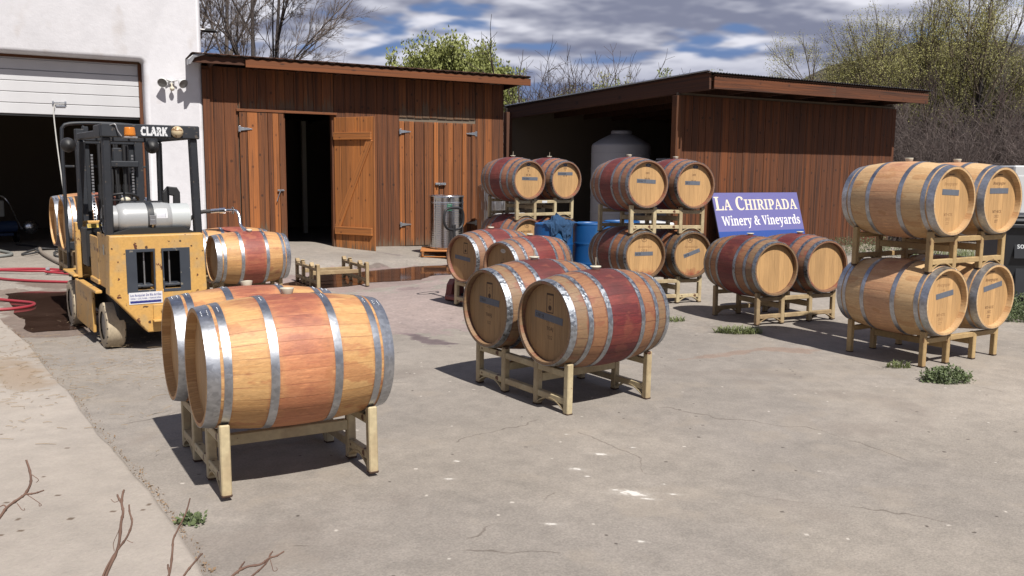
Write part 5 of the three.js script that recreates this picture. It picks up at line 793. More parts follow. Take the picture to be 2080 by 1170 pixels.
// ---------------------------------------------------------------- blue drums, cloth, white drum and bin
{
  const blue = std({ map: rep(tex(256, 256, (u, v) => { const n = tnoise(u, v, 6, 4), s = sstep(0.6, 0.8, tnoise(u, v + 0.2, 10, 4)); return mix3(mix3([22, 92, 156], [16, 76, 136], n), [90, 128, 158], s * 0.35); }), 2, 1), roughness: 0.42 });
  const drumShape = [[0, 0], [0.26, 0], [0.285, 0.02], [0.29, 0.06], [0.29, 0.28], [0.298, 0.295], [0.298, 0.315], [0.29, 0.33], [0.29, 0.58], [0.298, 0.595], [0.298, 0.615], [0.29, 0.63], [0.288, 0.84], [0.275, 0.875], [0.282, 0.885], [0.282, 0.905], [0.272, 0.91], [0.262, 0.895], [0.262, 0.885], [0, 0.885]];
  const drum = (x, z, label) => { const d = thing('plastic_drum', label, 'drum', null); d.position.set(x, groundY(x, z), z); mesh('body', lathe(drumShape, 48), blue, d); for (const [a, b] of [[0.15, 0.08], [-0.16, -0.05]]) mesh('bung_cap', lathe([[0, 0.885], [0.04, 0.885], [0.04, 0.9], [0, 0.902]], 18).translate(a, 0, b), std({ color: lin(0.03, 0.07, 0.14), roughness: 0.5 }), d); return d; };
  drum(0.61, -13.0, 'blue plastic drum with a blue cloth over its rim'); drum(1.2, -13.25, 'blue plastic drum between the cloth-topped drum and the stack left of the sign'); drum(1.72, -13.75, 'blue plastic drum mostly hidden behind the stack left of the sign');
  // cloth: a crumpled sheet heaped on the rim, one corner hanging down the front
  const N = 46, P = [], I = [], q = rng(12), T = [];
  const dx = 0.66, dz = -12.98, dy = groundY(0.61, -13) + 0.91;
  for (let j = 0; j <= N; j++) for (let i = 0; i <= N; i++) {
    const u = i / N - 0.5, v = j / N - 0.5; let x = u * 0.46 + 0.05 + (fbm(u * 5, v * 5, 3) - 0.5) * 0.16, z = v * 0.5 + 0.12 + (fbm(u * 5 + 30, v * 5, 3) - 0.5) * 0.16;
    const fold = Math.abs(fbm(u * 7 + 9, v * 7 + 4, 3) - 0.5) * 2, hump = Math.exp(-((u + 0.1) ** 2 + (v - 0.02) ** 2) / 0.035) * 0.13;
    const r = Math.hypot(x + 0.05, z + 0.02); let y = 0.012 + fold * 0.055 + hump;
    if (r > 0.285 && z > 0) { const over = r - 0.285, k = (0.29 + 0.012 * fold + 0.01) / r; x = (x + 0.05) * k - 0.05; z = (z + 0.02) * k - 0.02; y = 0.012 - over * (x > -0.1 ? 1.25 : 0.6) + fold * 0.02; z += fold * 0.03; }
    P.push(dx + x, dy + y, dz + z); T.push(u * 0.7, v * 0.7);
  }
  for (let j = 0; j < N; j++) for (let i = 0; i < N; i++) { const a = j * (N + 1) + i, b = a + N + 1; I.push(a, b, a + 1, a + 1, b, b + 1); }
  const g = new THREE.BufferGeometry(); g.setAttribute('position', new THREE.Float32BufferAttribute(P, 3)); g.setAttribute('uv', new THREE.Float32BufferAttribute(T, 2)); g.setIndex(I); g.computeVertexNormals();
  tag(mesh('cloth', g, std({ map: rep(tex(128, 128, (u, v) => { const k = 0.9 + 0.2 * tnoise(u, v, 30, 3); return [38 * k, 74 * k, 112 * k]; }), 4, 4), roughness: 0.95, side: THREE.DoubleSide })), 'crumpled blue cloth draped over the rim of a blue drum', 'cloth');
  const wd = thing('white_drum', 'round white lidded tub seen through the far stack\'s upper rack', 'tub'); wd.position.set(-0.05, 0, -15.6);
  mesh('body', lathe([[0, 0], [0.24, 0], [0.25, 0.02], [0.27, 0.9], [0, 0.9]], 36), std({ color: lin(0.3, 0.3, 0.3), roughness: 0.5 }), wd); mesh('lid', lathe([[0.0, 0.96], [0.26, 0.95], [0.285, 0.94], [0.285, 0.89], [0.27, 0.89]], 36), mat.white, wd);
  const marks = mesh('marking', at(cbox(0.2, 0.001, 0.05, 0.0004), 0.08, 0.959, 0.06, 0, 0.4), std({ color: lin(0.03, 0.03, 0.04), roughness: 0.7 }), wd); marks.name = 'lid_lettering';
  const wb = thing('white_bin', 'low white bin with a flat lid behind the stack left of the sign', 'bin'); wb.position.set(2.15, 0.0, -14.6); wb.rotation.y = 0.3;
  mesh('body', cbox(0.85, 0.8, 0.6, 0.03).translate(0, 0.4, 0), std({ color: lin(0.5, 0.52, 0.55), roughness: 0.5 }), wb); mesh('lid', cbox(0.9, 0.06, 0.65, 0.02).translate(0, 0.84, 0), mat.white, wb);
}
// ---------------------------------------------------------------- tanks
{
  const ribbed = []; for (let i = 0; i <= 60; i++) { const y = lerp(0.02, 0.9, i / 60); ribbed.push([0.335 + (i % 3 === 1 ? 0.0012 : 0), y]); }
  const t = thing('steel_tank', 'round stainless steel tank with a lid on a wooden pallet by the plank doors', 'tank'); t.position.set(-1.32, 0.14, -17.45);
  const brushed = phys({ color: lin(0.55, 0.55, 0.56), metalness: 1, roughness: 0.24, roughnessMap: roughGrain });
  mesh('body', lathe([[0, 0], [0.33, 0], ...ribbed, [0.335, 1.0], [0.34, 1.01], [0.34, 1.03], [0.33, 1.035], [0.325, 0.98], [0, 0.98]], 64), brushed, t);
  mesh('rim', new THREE.TorusGeometry(0.338, 0.012, 10, 64).rotateX(Math.PI / 2).translate(0, 1.04, 0), mat.steel, t);
  mesh('lid', lathe([[0, 1.06], [0.2, 1.05], [0.3, 1.03], [0.315, 1.04], [0.32, 1.0]], 48), brushed, t);
  mesh('tap', join([cyl([0.2, 0.06, 0.26], [0.26, 0.06, 0.36], 0.02), at(new THREE.SphereGeometry(0.035, 12, 10), 0.27, 0.06, 0.38)]), mat.steel, t);
  const lb = canvasTex(64, 96, (x) => { x.fillStyle = '#3c6a58'; x.fillRect(0, 0, 64, 96); x.fillStyle = '#7fa090'; x.fillRect(10, 16, 44, 10); x.fillRect(10, 40, 30, 6); });
  const l = mesh('label_plate', new THREE.CylinderGeometry(0.3395, 0.3395, 0.16, 8, 1, true, 0.1, 0.3), std({ map: lb, roughness: 0.4 }), t); l.position.y = 0.84;
  const hl = lathe([[0.335, 0.9], [0.34, 0.9], [0.34, 0.93], [0.335, 0.93]], 64); mesh('band', hl, mat.steel, t);
  // pallet beneath, each board apart
  const p = thing('pallet', 'wooden pallet under the stainless steel tank', 'pallet'); p.position.set(-1.3, 0.0, -17.42); p.rotation.y = SITE.turn - 0.45;
  const pw = std({ map: woodOrange, color: lin(1.05, 1.1, 1.15), roughness: 0.85 });
  for (let i = 0; i < 7; i++) { const b = mesh('board', cached('pb' + i, () => beamGeo(1.05, 0.1, 0.02, i, 0.1).rotateX(Math.PI / 2)), pw, p); b.position.set(0, 0.125, -0.45 + i * 0.15); }
  for (const x of [-0.48, 0, 0.48]) { const b = mesh('stringer', cbox(0.04, 0.09, 1.0), pw, p); b.position.set(x, 0.065, 0); }
  for (const z of [-0.42, 0, 0.42]) { const b = mesh('board', cached('pc', () => beamGeo(1.05, 0.1, 0.018, 2, 0.3).rotateX(Math.PI / 2)), pw, p); b.position.set(0, 0.011, z); }
  // jacketed tank in the corner
  const d = thing('jacketed_tank', 'dimpled steel tank standing in shade at the corner of the long shed', 'tank'); const dq = site(2.42, 1.0); d.position.set(dq.x, 0, dq.z);
  const dimple = gray(128, 128, (u, v) => { const a = ((u * 8) % 1) - 0.5, b = ((v * 8 + (Math.floor(u * 8) % 2) * 0.5) % 1) - 0.5; return sstep(0.35, 0.05, Math.hypot(a, b)); });
  mesh('body', lathe([[0, 0.2], [0.42, 0.22], [0.43, 0.25], [0.43, 1.33], [0.38, 1.38], [0.12, 1.44], [0, 1.44]], 64), std({ color: lin(0.4, 0.38, 0.36), metalness: 1, roughness: 0.34, bumpMap: rep(dimple, 4, 2), bumpScale: 0.012 }), d);
  for (const a of [0.5, 2.6, 4.7]) mesh('leg', cyl([0.34 * Math.sin(a), 0, 0.34 * Math.cos(a)], [0.34 * Math.sin(a), 0.24, 0.34 * Math.cos(a)], 0.03), mat.steel, d);
  mesh('manway', lathe([[0.1, 1.43], [0.12, 1.43], [0.12, 1.47], [0, 1.475]], 24), mat.steel, d);
  // poly tank in the bay
  const w = thing('poly_tank', 'large white plastic tank with a domed top inside the dark open bay', 'tank'); const wq = site(6.35, 0.2); w.position.set(wq.x, 0, wq.z);
  const poly = std({ color: lin(0.62, 0.62, 0.66), roughness: 0.5 }), bands = [[0, 0]]; for (let i = 0; i <= 8; i++) bands.push([0.72, 0.04 + i * 0.28], [0.732, 0.09 + i * 0.28], [0.732, 0.1 + i * 0.28], [0.72, 0.15 + i * 0.28]);
  mesh('body', lathe([[0, 0], [0.72, 0], [0.725, 0.5], [0.725, 1.2], [0.725, 2.3], [0.7, 2.36], [0.5, 2.48], [0.3, 2.58], [0.25, 2.6], [0, 2.6]], 64), poly, w); mesh('lid', lathe([[0.22, 2.58], [0.26, 2.6], [0.26, 2.66], [0.22, 2.69], [0, 2.7]], 36), poly, w); for (let i = 0; i < 6; i++) mesh('hoop', lathe([[0.724, 0.3 + i * 0.36], [0.732, 0.31 + i * 0.36], [0.732, 0.33 + i * 0.36], [0.724, 0.34 + i * 0.36]], 64), poly, w);
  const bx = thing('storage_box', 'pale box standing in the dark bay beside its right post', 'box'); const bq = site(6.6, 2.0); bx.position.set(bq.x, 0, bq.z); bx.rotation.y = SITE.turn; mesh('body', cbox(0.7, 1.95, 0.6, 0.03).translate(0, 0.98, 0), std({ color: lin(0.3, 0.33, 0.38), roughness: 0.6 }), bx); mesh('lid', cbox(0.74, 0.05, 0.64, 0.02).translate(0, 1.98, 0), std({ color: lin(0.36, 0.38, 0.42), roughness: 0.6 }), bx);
}
// ---------------------------------------------------------------- sign leaning on the second shed
{
  const W = 2.5, H = 1.35, sg = thing('sign_board', 'blue and violet winery sign with cream lettering leaning on the second shed', 'sign');
  const q = site(6.98, 4.56); sg.position.set(q.x, 0.0, q.z); sg.rotation.set(0, SITE.turn, 0, 'YXZ');
  const face = canvasTex(1536, 830, (x, w, h) => {
    x.fillStyle = '#6f6da8'; x.fillRect(0, 0, w, h); const band = h * 0.62; x.fillStyle = '#2c4f9e'; x.fillRect(0, band, w, h - band);
    const r = rng(2); for (let i = 0; i < 900; i++) { x.fillStyle = `rgba(${r() > 0.5 ? '255,255,255' : '40,40,90'},${0.02 + r() * 0.03})`; x.fillRect(r() * w, r() * h, 4 + r() * 60, 1 + r() * 4); }
    x.textBaseline = 'alphabetic'; x.textAlign = 'left'; x.fillStyle = '#efe3cc';
    const small = (s, px, py, big, sm) => { let at = px; for (const ch of s) { if (ch === ' ') { at += sm * 0.34; continue; } x.font = `bold ${ch === 'L' && at === px || ch === 'C' && s.indexOf('C') === s.indexOf(ch) && at > px && !small.c ? big : sm}px serif`; if (ch === 'C') small.c = true; x.fillText(ch, at, py); at += x.measureText(ch).width * 1.0; } return at; };
    x.save(); const probe = 1000; x.translate(14, 0); x.scale(1, 1); const end = (() => { x.save(); x.globalAlpha = 0; small.c = false; const e = small('LA CHIRIPADA', 0, 0, 252, 196); x.restore(); return e; })(); x.scale((w - 60) / end, 1.0); small.c = false; small('LA CHIRIPADA', 0, 232, 252, 196); x.restore();
    x.fillStyle = '#f2f0ee'; x.font = 'bold 172px serif'; const ww = x.measureText('Winery & Vineyards').width; x.save(); x.translate(90, 0); x.scale((w - 130) / ww, 1.0); x.fillText('Winery & Vineyards', 0, 436); x.restore();
  });
  const edge = std({ color: lin(0.05, 0.05, 0.11), roughness: 0.7 }), tilt = new THREE.Group(); tilt.name = 'panel'; sg.add(tilt); tilt.rotation.x = -0.325;
  mesh('backing', cbox(W, H, 0.03, 0.004).translate(0, H / 2, -0.016), edge, tilt);
  const f = mesh('sign_face', new THREE.PlaneGeometry(W - 0.01, H - 0.01), std({ map: face, roughness: 0.5 }), tilt); f.position.set(0, H / 2, 0.0012);
}
// ---------------------------------------------------------------- pallet jack, its tiller up
{
  const j = thing('pallet_jack', 'red pallet jack with a black loop handle behind the shaded barrels', 'pallet jack'); j.position.set(-0.72, -0.06, -11.45); j.rotation.y = 0.75;
  const red = std({ color: lin(0.2, 0.04, 0.035), roughness: 0.5 });
  mesh('body', join([at(uvBox(extrude([[-0.13, 0], [0.13, 0], [0.1, 0.2], [0.05, 0.27], [-0.05, 0.27], [-0.1, 0.2]], 0.1, 0.015)), 0, 0.06, -0.1)]), red, j);
  for (const x of [-0.19, 0.19]) mesh('fork', at(cbox(0.15, 0.05, 1.1, 0.01), x, 0.12, 0.6), red, j);
  mesh('tiller', join([cyl([0, 0.4, -0.05], [0, 0.98, -0.08], 0.022), at(cbox(0.05, 0.1, 0.04, 0.01), 0, 1.0, -0.08)]), mat.black, j);
  mesh('handle', tube([[0, 0.98, -0.08], [0.11, 1.0, -0.08], [0.155, 1.06, -0.08], [0.155, 1.2, -0.08], [0.12, 1.25, -0.08], [-0.12, 1.25, -0.08], [-0.155, 1.2, -0.08], [-0.155, 1.06, -0.08], [-0.11, 1.0, -0.08]], 0.017, 70, 8, true), mat.black, j);
  for (const x of [-0.07, 0.07]) mesh('wheel', cyl([x - 0.025, 0.09, -0.06], [x + 0.025, 0.09, -0.06], 0.09, 0.09, 24), mat.black, j);
}
// ---------------------------------------------------------------- black waste bin at the right edge
{
  const b = thing('waste_bin', 'black wheeled waste bin with white lettering at the right edge', 'bin'); b.position.set(6.42, -0.02, -10.95); b.rotation.y = -0.12; b.scale.setScalar(1.13);
  const pl = std({ map: tex(128, 128, (u, v) => { const k = 0.9 + 0.25 * tnoise(u, v, 10, 4); return [34 * k, 37 * k, 42 * k]; }), roughness: 0.5 });
  const body = new THREE.BufferGeometry(), w0 = 0.27, d0 = 0.3, w1 = 0.36, d1 = 0.42, h = 1.0, mb = new MB();
  const B = (w, d, y) => [V(-w, y, d), V(w, y, d), V(w, y, -d), V(-w, y, -d)]; const lo = B(w0, d0, 0.05), hi = B(w1, d1, h); for (let i = 0; i < 4; i++) { const k = (i + 1) % 4; mb.quad(lo[i], lo[k], hi[k], hi[i]); } mb.quad(lo[3], lo[2], lo[1], lo[0]);
  mesh('body', mb.geo(), pl, b); mesh('rim', join([at(cbox(0.8, 0.05, 0.05, 0.012), 0, 0.99, 0.43), at(cbox(0.05, 0.05, 0.9, 0.012), -0.37, 0.99, 0), at(cbox(0.05, 0.05, 0.9, 0.012), 0.37, 0.99, 0)]), pl, b);
  mesh('lid', join([at(cbox(0.8, 0.05, 0.92, 0.02), 0, 1.045, 0), at(cbox(0.6, 0.04, 0.7, 0.018), 0, 1.085, 0)]), pl, b); mesh('handle', cyl([-0.34, 1.0, -0.5], [0.34, 1.0, -0.5], 0.02), pl, b);
  for (const x of [-0.3, 0.3]) mesh('wheel', cyl([x - 0.04, 0.12, -0.3], [x + 0.04, 0.12, -0.3], 0.13, 0.13, 24), mat.black, b);
  mesh('recess', at(cbox(0.4, 0.42, 0.02, 0.008), -0.02, 0.42, 0.365, -0.125), pl, b);
  const lt = canvasTex(512, 256, (x) => { x.fillStyle = '#22252a'; x.fillRect(0, 0, 512, 256); x.fillStyle = '#dfe3e6'; x.font = 'bold 62px sans-serif'; x.fillText('NO', 150, 84); x.font = 'bold 56px sans-serif'; x.fillText('SOLID WASTE', 24, 156, 460); x.fillText('S', 210, 222); x.strokeStyle = '#dfe3e6'; x.lineWidth = 10; for (let k = 0; k < 4; k++) { x.beginPath(); x.moveTo(90 + 34 * Math.cos(k * 0.785), 62 + 34 * Math.sin(k * 0.785)); x.lineTo(90 - 34 * Math.cos(k * 0.785), 62 - 34 * Math.sin(k * 0.785)); x.stroke(); } });
  const p = mesh('lettering', new THREE.PlaneGeometry(0.54, 0.27), std({ map: lt, roughness: 0.5 }), b); p.position.set(0.01, 0.78, 0.3955); p.rotation.x = -0.126;
  const ub = thing('white_cabinet', 'white cabinet corner showing behind the upper right blond barrel', 'cabinet'); ub.position.set(7.17, 0, -12.6); ub.rotation.y = 0.0; mesh('body', cbox(0.3, 1.84, 0.5, 0.02).translate(0, 0.92, 0), std({ color: lin(0.62, 0.63, 0.64), roughness: 0.5 }), ub); mesh('door', cbox(0.24, 1.5, 0.02, 0.006).translate(0, 0.95, 0.26), std({ color: lin(0.66, 0.67, 0.68), roughness: 0.5 }), ub); mesh('handle', cyl([0.08, 0.95, 0.29], [0.08, 1.1, 0.29], 0.012), mat.steel, ub);
  const tb = thing('timber_stack', 'weathered beams leaning beyond the black bin', 'timber'); tb.position.set(8.1, 0, -13.2); for (let i = 0; i < 4; i++) { const m = mesh('beam', cbox(0.12, 1.9, 0.1, 0.01), rackTan, tb); m.position.set(i * 0.16, 0.78, i * 0.03); m.rotation.z = -0.5 - i * 0.05; }
}
// ---------------------------------------------------------------- hoses before the garage
{
  const hose = (name, label, pts, r, m) => { const h = thing(name, label, 'hose'); const p = pts.map(([x, z, y = 0]) => [x, groundY(x, z) + r + 0.003 + y, z]); mesh('tube', tube(p, r, pts.length * 14, 8), m, h); return h; };
  const red = std({ color: lin(0.36, 0.03, 0.045), roughness: 0.45 }), grey = std({ color: lin(0.32, 0.27, 0.23), roughness: 0.6 }), dark = std({ color: lin(0.07, 0.07, 0.075), roughness: 0.6 });
  const h = hose('red_hose', 'red hose looped on the paving before the garage', [[-5.4, -12.2], [-6.2, -12.72], [-7.1, -12.72], [-7.6, -12.9], [-8.3, -13.4], [-8.6, -13.9], [-8.2, -14.15], [-7.6, -14.2], [-7.28, -14.05], [-7.26, -13.8, 0.02], [-7.6, -13.66, 0.03], [-8.2, -13.7, 0.03], [-8.6, -13.5, 0.02]], 0.02, red);
  hose('red_hose', 'red hose running straight from the coil past the forklift\'s front wheel', [[-7.32, -13.58, 0.03], [-6.85, -13.54], [-6.2, -13.4], [-5.2, -13.1], [-4.6, -13.2]], 0.02, red);
  mesh('coupling', cyl([-7.32, -0.0 + groundY(-7.3, -13.7), -13.7], [-7.3, 0.1 + groundY(-7.3, -13.7), -13.62], 0.03), mat.tin, h);
  hose('red_hose', 'red hose at the left edge beside the puddle', [[-6.55, -10.35], [-6.2, -10.5], [-6.02, -10.75], [-6.1, -11.0], [-6.5, -11.2], [-7.2, -11.3]], 0.02, red);
  hose('grey_hose', 'brown grey hose lying from the garage toward the forklift', [[-9.75, -17.93], [-9.12, -16.83], [-8.29, -15.63], [-7.5, -14.59], [-7.09, -14.12], [-6.2, -13.75], [-5.2, -13.9]], 0.036, grey);
  hose('grey_hose', 'pale grey hose bent into a loop at the left edge before the garage', [[-11.2, -17.0], [-10.4, -17.45], [-10.04, -17.04], [-9.57, -16.59], [-9.41, -16.23], [-9.6, -15.9], [-10.4, -15.6]], 0.03, std({ color: lin(0.26, 0.27, 0.26), roughness: 0.6 }));
  hose('power_cable', 'tangled dark cables on the garage threshold', [[-10.6, -18.6], [-9.75, -17.95], [-9.55, -17.19], [-9.32, -16.52], [-9.15, -16.4, 0.02], [-9.2, -16.9, 0.02], [-9.52, -17.41, 0.03], [-9.2, -17.7], [-8.79, -16.67, 0.02], [-8.45, -16.2], [-8.2, -16.2, 0.02], [-8.35, -16.6], [-8.9, -17.2, 0.03], [-9.34, -18.09]], 0.018, dark);
  // inside the garage
  const c = thing('pump_cart', 'small pump cart with a tube handle inside the dark garage', 'cart'); c.position.copy(site(-7.0, -4.4)); c.rotation.y = SITE.turn + 0.4;
  const pale = std({ color: lin(0.4, 0.4, 0.38), roughness: 0.5 });
  mesh('handle', tube([[-0.3, 0.3, 0], [-0.3, 0.9, -0.1], [-0.22, 1.02, -0.12], [0.1, 1.02, -0.12], [0.2, 0.92, -0.1], [0.3, 0.3, 0.3]], 0.018, 40, 7), mat.steel, c); mesh('control_box', cbox(0.32, 0.36, 0.1, 0.02).translate(-0.05, 0.75, -0.08), pale, c); mesh('motor', join([cyl([-0.2, 0.36, 0.1], [0.25, 0.36, 0.1], 0.13, 0.13, 20), at(cbox(0.3, 0.06, 0.3), 0, 0.2, 0.1)]), std({ color: lin(0.03, 0.06, 0.14), roughness: 0.5 }), c); mesh('pump', at(new THREE.SphereGeometry(0.16, 20, 14).scale(1, 1, 0.7), 0.55, 0.34, 0.15), mat.steel, c); for (const x of [-0.3, 0.3]) mesh('wheel', cyl([x - 0.03, 0.12, 0], [x + 0.03, 0.12, 0], 0.12, 0.12, 20), mat.black, c);
}

// ---------------------------------------------------------------- trees, shrubs, hill
const bark = std({ map: rep(tex(128, 256, (u, v) => { const k = tnoise(u, v * 0.3, 16, 4); return mix3([86, 74, 66], [46, 38, 34], k); }), 3, 1), roughness: 0.95 });
const twigMat = std({ color: lin(0.085, 0.062, 0.052), roughness: 0.95 }), twigRed = std({ color: lin(0.12, 0.078, 0.068), roughness: 0.95 }), twigPale = std({ color: lin(0.2, 0.16, 0.14), roughness: 0.95 });
const leafMat = (r, g, b) => phys({ color: lin(r * 0.75, g * 0.75, b * 0.75), roughness: 0.85, transmission: 0.35, thickness: 0, side: THREE.DoubleSide });
const leafLime = leafMat(0.32, 0.35, 0.09), leafOlive = leafMat(0.42, 0.4, 0.12), leafGreen = leafMat(0.27, 0.31, 0.09);
function leafCloud(mb, p, n, spread, size, r, up = 0) {
  for (let i = 0; i < n; i++) {
    const c = V(p.x + (r() - 0.5) * spread, p.y + (r() - 0.5) * spread, p.z + (r() - 0.5) * spread), a = V(r() - 0.5, r() - 0.5 + up, r() - 0.5).normalize(), b = V(r() - 0.5, r() - 0.5, r() - 0.5).cross(a).normalize(), s = size * (0.6 + 0.8 * r());
    const q = c.clone().addScaledVector(a, s), w = s * 0.3, l = c.clone().addScaledVector(a, s * 0.45).addScaledVector(b, w), k = c.clone().addScaledVector(a, s * 0.45).addScaledVector(b, -w);
    mb.tri(c, l, q); mb.tri(c, q, k);
  }
}
// limbs fork until they are twigs; leaves (if any) sit on the last forks
function grow(r, wood, twigs, leaves, p, d, len, rad, lvl, o) {
  const pts = [p.clone()], rr = [rad]; let q = p.clone(), dir = d.clone(); const n = lvl > 1 ? 4 : 3;
  for (let i = 0; i < n; i++) { dir.add(V((r() - 0.5) * o.wiggle, (r() - 0.5) * o.wiggle + o.lift, (r() - 0.5) * o.wiggle)).normalize(); q = q.clone().addScaledVector(dir, len / n); pts.push(q); rr.push(lerp(rad, rad * o.taper, (i + 1) / n)); }
  (lvl >= o.levels - 1 ? wood : twigs).limb(pts, rr, lvl >= o.levels - 1 ? 7 : lvl > 0 ? 4 : 3);
  if (lvl === 0) { if (leaves && r() < o.leafShare) for (let i = 1; i < pts.length; i++) leafCloud(leaves, pts[i], o.leafN, o.leafSpread, o.leafSize, r, o.leafUp ?? 0); return; }
  const k = Math.floor(o.forks[0] + r() * (o.forks[1] - o.forks[0] + 1));
  for (let i = 0; i < k; i++) {
    const t = i === 0 ? 1 : 0.3 + 0.7 * r(), at2 = Math.min(n - 1e-4, t * n), a = Math.floor(at2), s = pts[a].clone().lerp(pts[a + 1], at2 - a);
    const side = V(r() - 0.5, (r() - 0.5) * 0.6, r() - 0.5).cross(dir).normalize(), nd = dir.clone().multiplyScalar(i === 0 ? 1 : Math.cos(o.spread)).addScaledVector(side, i === 0 ? 0.25 * (r() - 0.5) : Math.sin(o.spread) * (0.7 + 0.6 * r())).add(o.pull ?? V(0, 0, 0)).normalize();
    grow(r, wood, twigs, leaves, s, nd, len * (i ? o.side ?? 1 : 1) * (o.shrink[0] + r() * (o.shrink[1] - o.shrink[0])), Math.max(rr[a] * (i === 0 ? 0.8 : 0.55), o.minR), lvl - 1, o);
  }
}
function tree(name, label, seed, at0, stems, o, mats, group) {
  const t = thing(name, label, 'tree', group), r = rng(seed), wood = new MB(), twigs = new MB(), leaves = mats.leaf ? new MB() : null; t.position.set(...at0);
  for (const [dx, dz, tx, ty, tz, len, rad] of stems) grow(r, wood, twigs, leaves, V(dx, 0, dz), V(tx, ty, tz).normalize(), len, rad, o.levels, o);
  mesh('trunk', wood.geo(), mats.wood, t); if (leaves && leaves.p.length) { mesh('branches', twigs.geo(), mats.twig, t); mesh('crown', leaves.geo(), mats.leaf, t); } else mesh('crown', twigs.geo(), mats.twig, t);
  return t;
}
const px2 = (px, z) => [(px - 1042) / 1773 * z, 0, -z];       // where a bearing in the yard meets the row of trees at that distance
{ // bare cottonwoods behind the white building
  const o = { levels: 5, wiggle: 0.17, lift: 0.02, taper: 0.55, forks: [5, 7], spread: 0.58, side: 0.68, shrink: [0.48, 0.7], minR: 0.0038 };
  const m = { wood: std({ color: lin(0.17, 0.14, 0.125), roughness: 0.95 }), twig: twigPale };
  tree('bare_tree', 'tall bare tree with two grey trunks nearest the white building', 21, px2(452, 30), [[-0.25, 0, -0.1, 1, 0, 7.0, 0.095], [0.25, 0, 0.03, 1, 0.05, 7.4, 0.1]], o, m);
  tree('bare_tree', 'bare tree with two dark trunks, its twigs reaching right over the shed roof', 34, px2(510, 29), [[0, 0, 0.04, 1, 0.02, 7.2, 0.1], [0.36, 0.1, 0.09, 1, 0, 7.0, 0.085]], { ...o, pull: V(0.05, -0.03, 0) }, { ...m, wood: std({ color: lin(0.06, 0.048, 0.045), roughness: 0.95 }) });
  tree('bare_shrub', 'thin bare shrub just above the long shed roof at left', 5, px2(650, 27), [[0, 0, 0.1, 1, 0, 2.6, 0.03], [-0.5, 0, -0.2, 1, 0, 2.5, 0.03], [0.5, 0, 0.3, 1, 0, 2.4, 0.03]], { ...o, levels: 3, minR: 0.005 }, { wood: twigMat, twig: twigMat });
}
{ // young green willow behind the long shed
  const o = { levels: 3, wiggle: 0.14, lift: 0.05, taper: 0.7, forks: [4, 5], spread: 0.24, shrink: [0.5, 0.72], minR: 0.01, leafShare: 0.95, leafN: 18, leafSpread: 0.42, leafSize: 0.11, leafUp: 0.6 };
  const stems = []; const r = rng(77); for (let i = 0; i < 40; i++) { const a = (i + 0.5) / 40 * 2 - 1; stems.push([a * 1.95 - 0.12, (r() - 0.5) * 1.4, a * 0.1 + (r() - 0.5) * 0.08, 1, (r() - 0.5) * 0.1, 2.75 - Math.abs(a + 0.05) * 0.55 - (a < -0.6 ? 0.4 : 0) + r() * 0.3, 0.05]); }
  tree('willow_bush', 'bright yellow green upright tree behind the long shed roof', 88, px2(908, 34), stems, o, { wood: bark, twig: twigMat, leaf: leafLime });
}
{ // low bare and budding growth between the two sheds
  const o = { levels: 4, wiggle: 0.34, lift: 0.0, taper: 0.7, forks: [3, 4], spread: 0.7, shrink: [0.52, 0.78], minR: 0.009 };
  const spots = [[1075, 31, 2.5, 0.08, 'dark bare gnarled tree beside the right end of the long shed roof'], [1010, 32, 1.6, 0.04, 'small bare shrub behind the right half of the long shed roof'], [1130, 36, 2.6, 0.05, 'bare shrub between the two sheds, left of the middle'], [1185, 37, 2.75, 0.05, 'bare upright shrub seen between the sheds, near the sloping roof'], [1255, 38, 2.8, 0.06, 'bare shrub with leaf buds above the sloping roof of the second shed']];
  spots.forEach(([px, z, len, rad, label], i) => tree('bare_shrub', label, 300 + i, px2(px, z), [[0, 0, -0.3, 1, 0, len, rad], [0.2, 0, 0.25, 1, 0.1, len * 0.95, rad], [0.1, 0.2, 0.02, 1, -0.2, len, rad], [-0.4, 0.1, -0.6, 1, 0.1, len * 0.8, rad], [0.6, 0.1, 0.6, 1, 0.1, len * 0.8, rad]], o, { wood: twigMat, twig: i % 2 ? twigRed : twigMat }));
  const g = { ...o, levels: 3, wiggle: 0.2, lift: 0.05, spread: 0.45, leafShare: 0.85, leafN: 13, leafSpread: 0.34, leafSize: 0.11, leafUp: 0.4 };
  [[1335, 42, 2.85, leafGreen, 'green leafing tree just above the peak of the second shed roof, left side'], [1385, 43, 2.5, leafGreen, 'smaller green tree touching the second shed\'s roof line'], [1215, 42, 2.4, leafOlive, 'olive shrub low between the sheds'], [1290, 44, 2.7, leafOlive, 'olive budding shrub left of the green trees above the second shed']].forEach(([px, z, len, leaf, label], i) => { const st = []; for (let k = 0; k < 12; k++) st.push([(k - 5.5) * 0.3, (k % 3 - 1) * 0.4, (k - 5.5) * 0.05, 1, 0, len * (0.82 + 0.18 * Math.sin(k * 2 + i)), 0.05]); tree('leafing_tree', label, 500 + i, px2(px, z), st, g, { wood: bark, twig: twigMat, leaf }); });
}
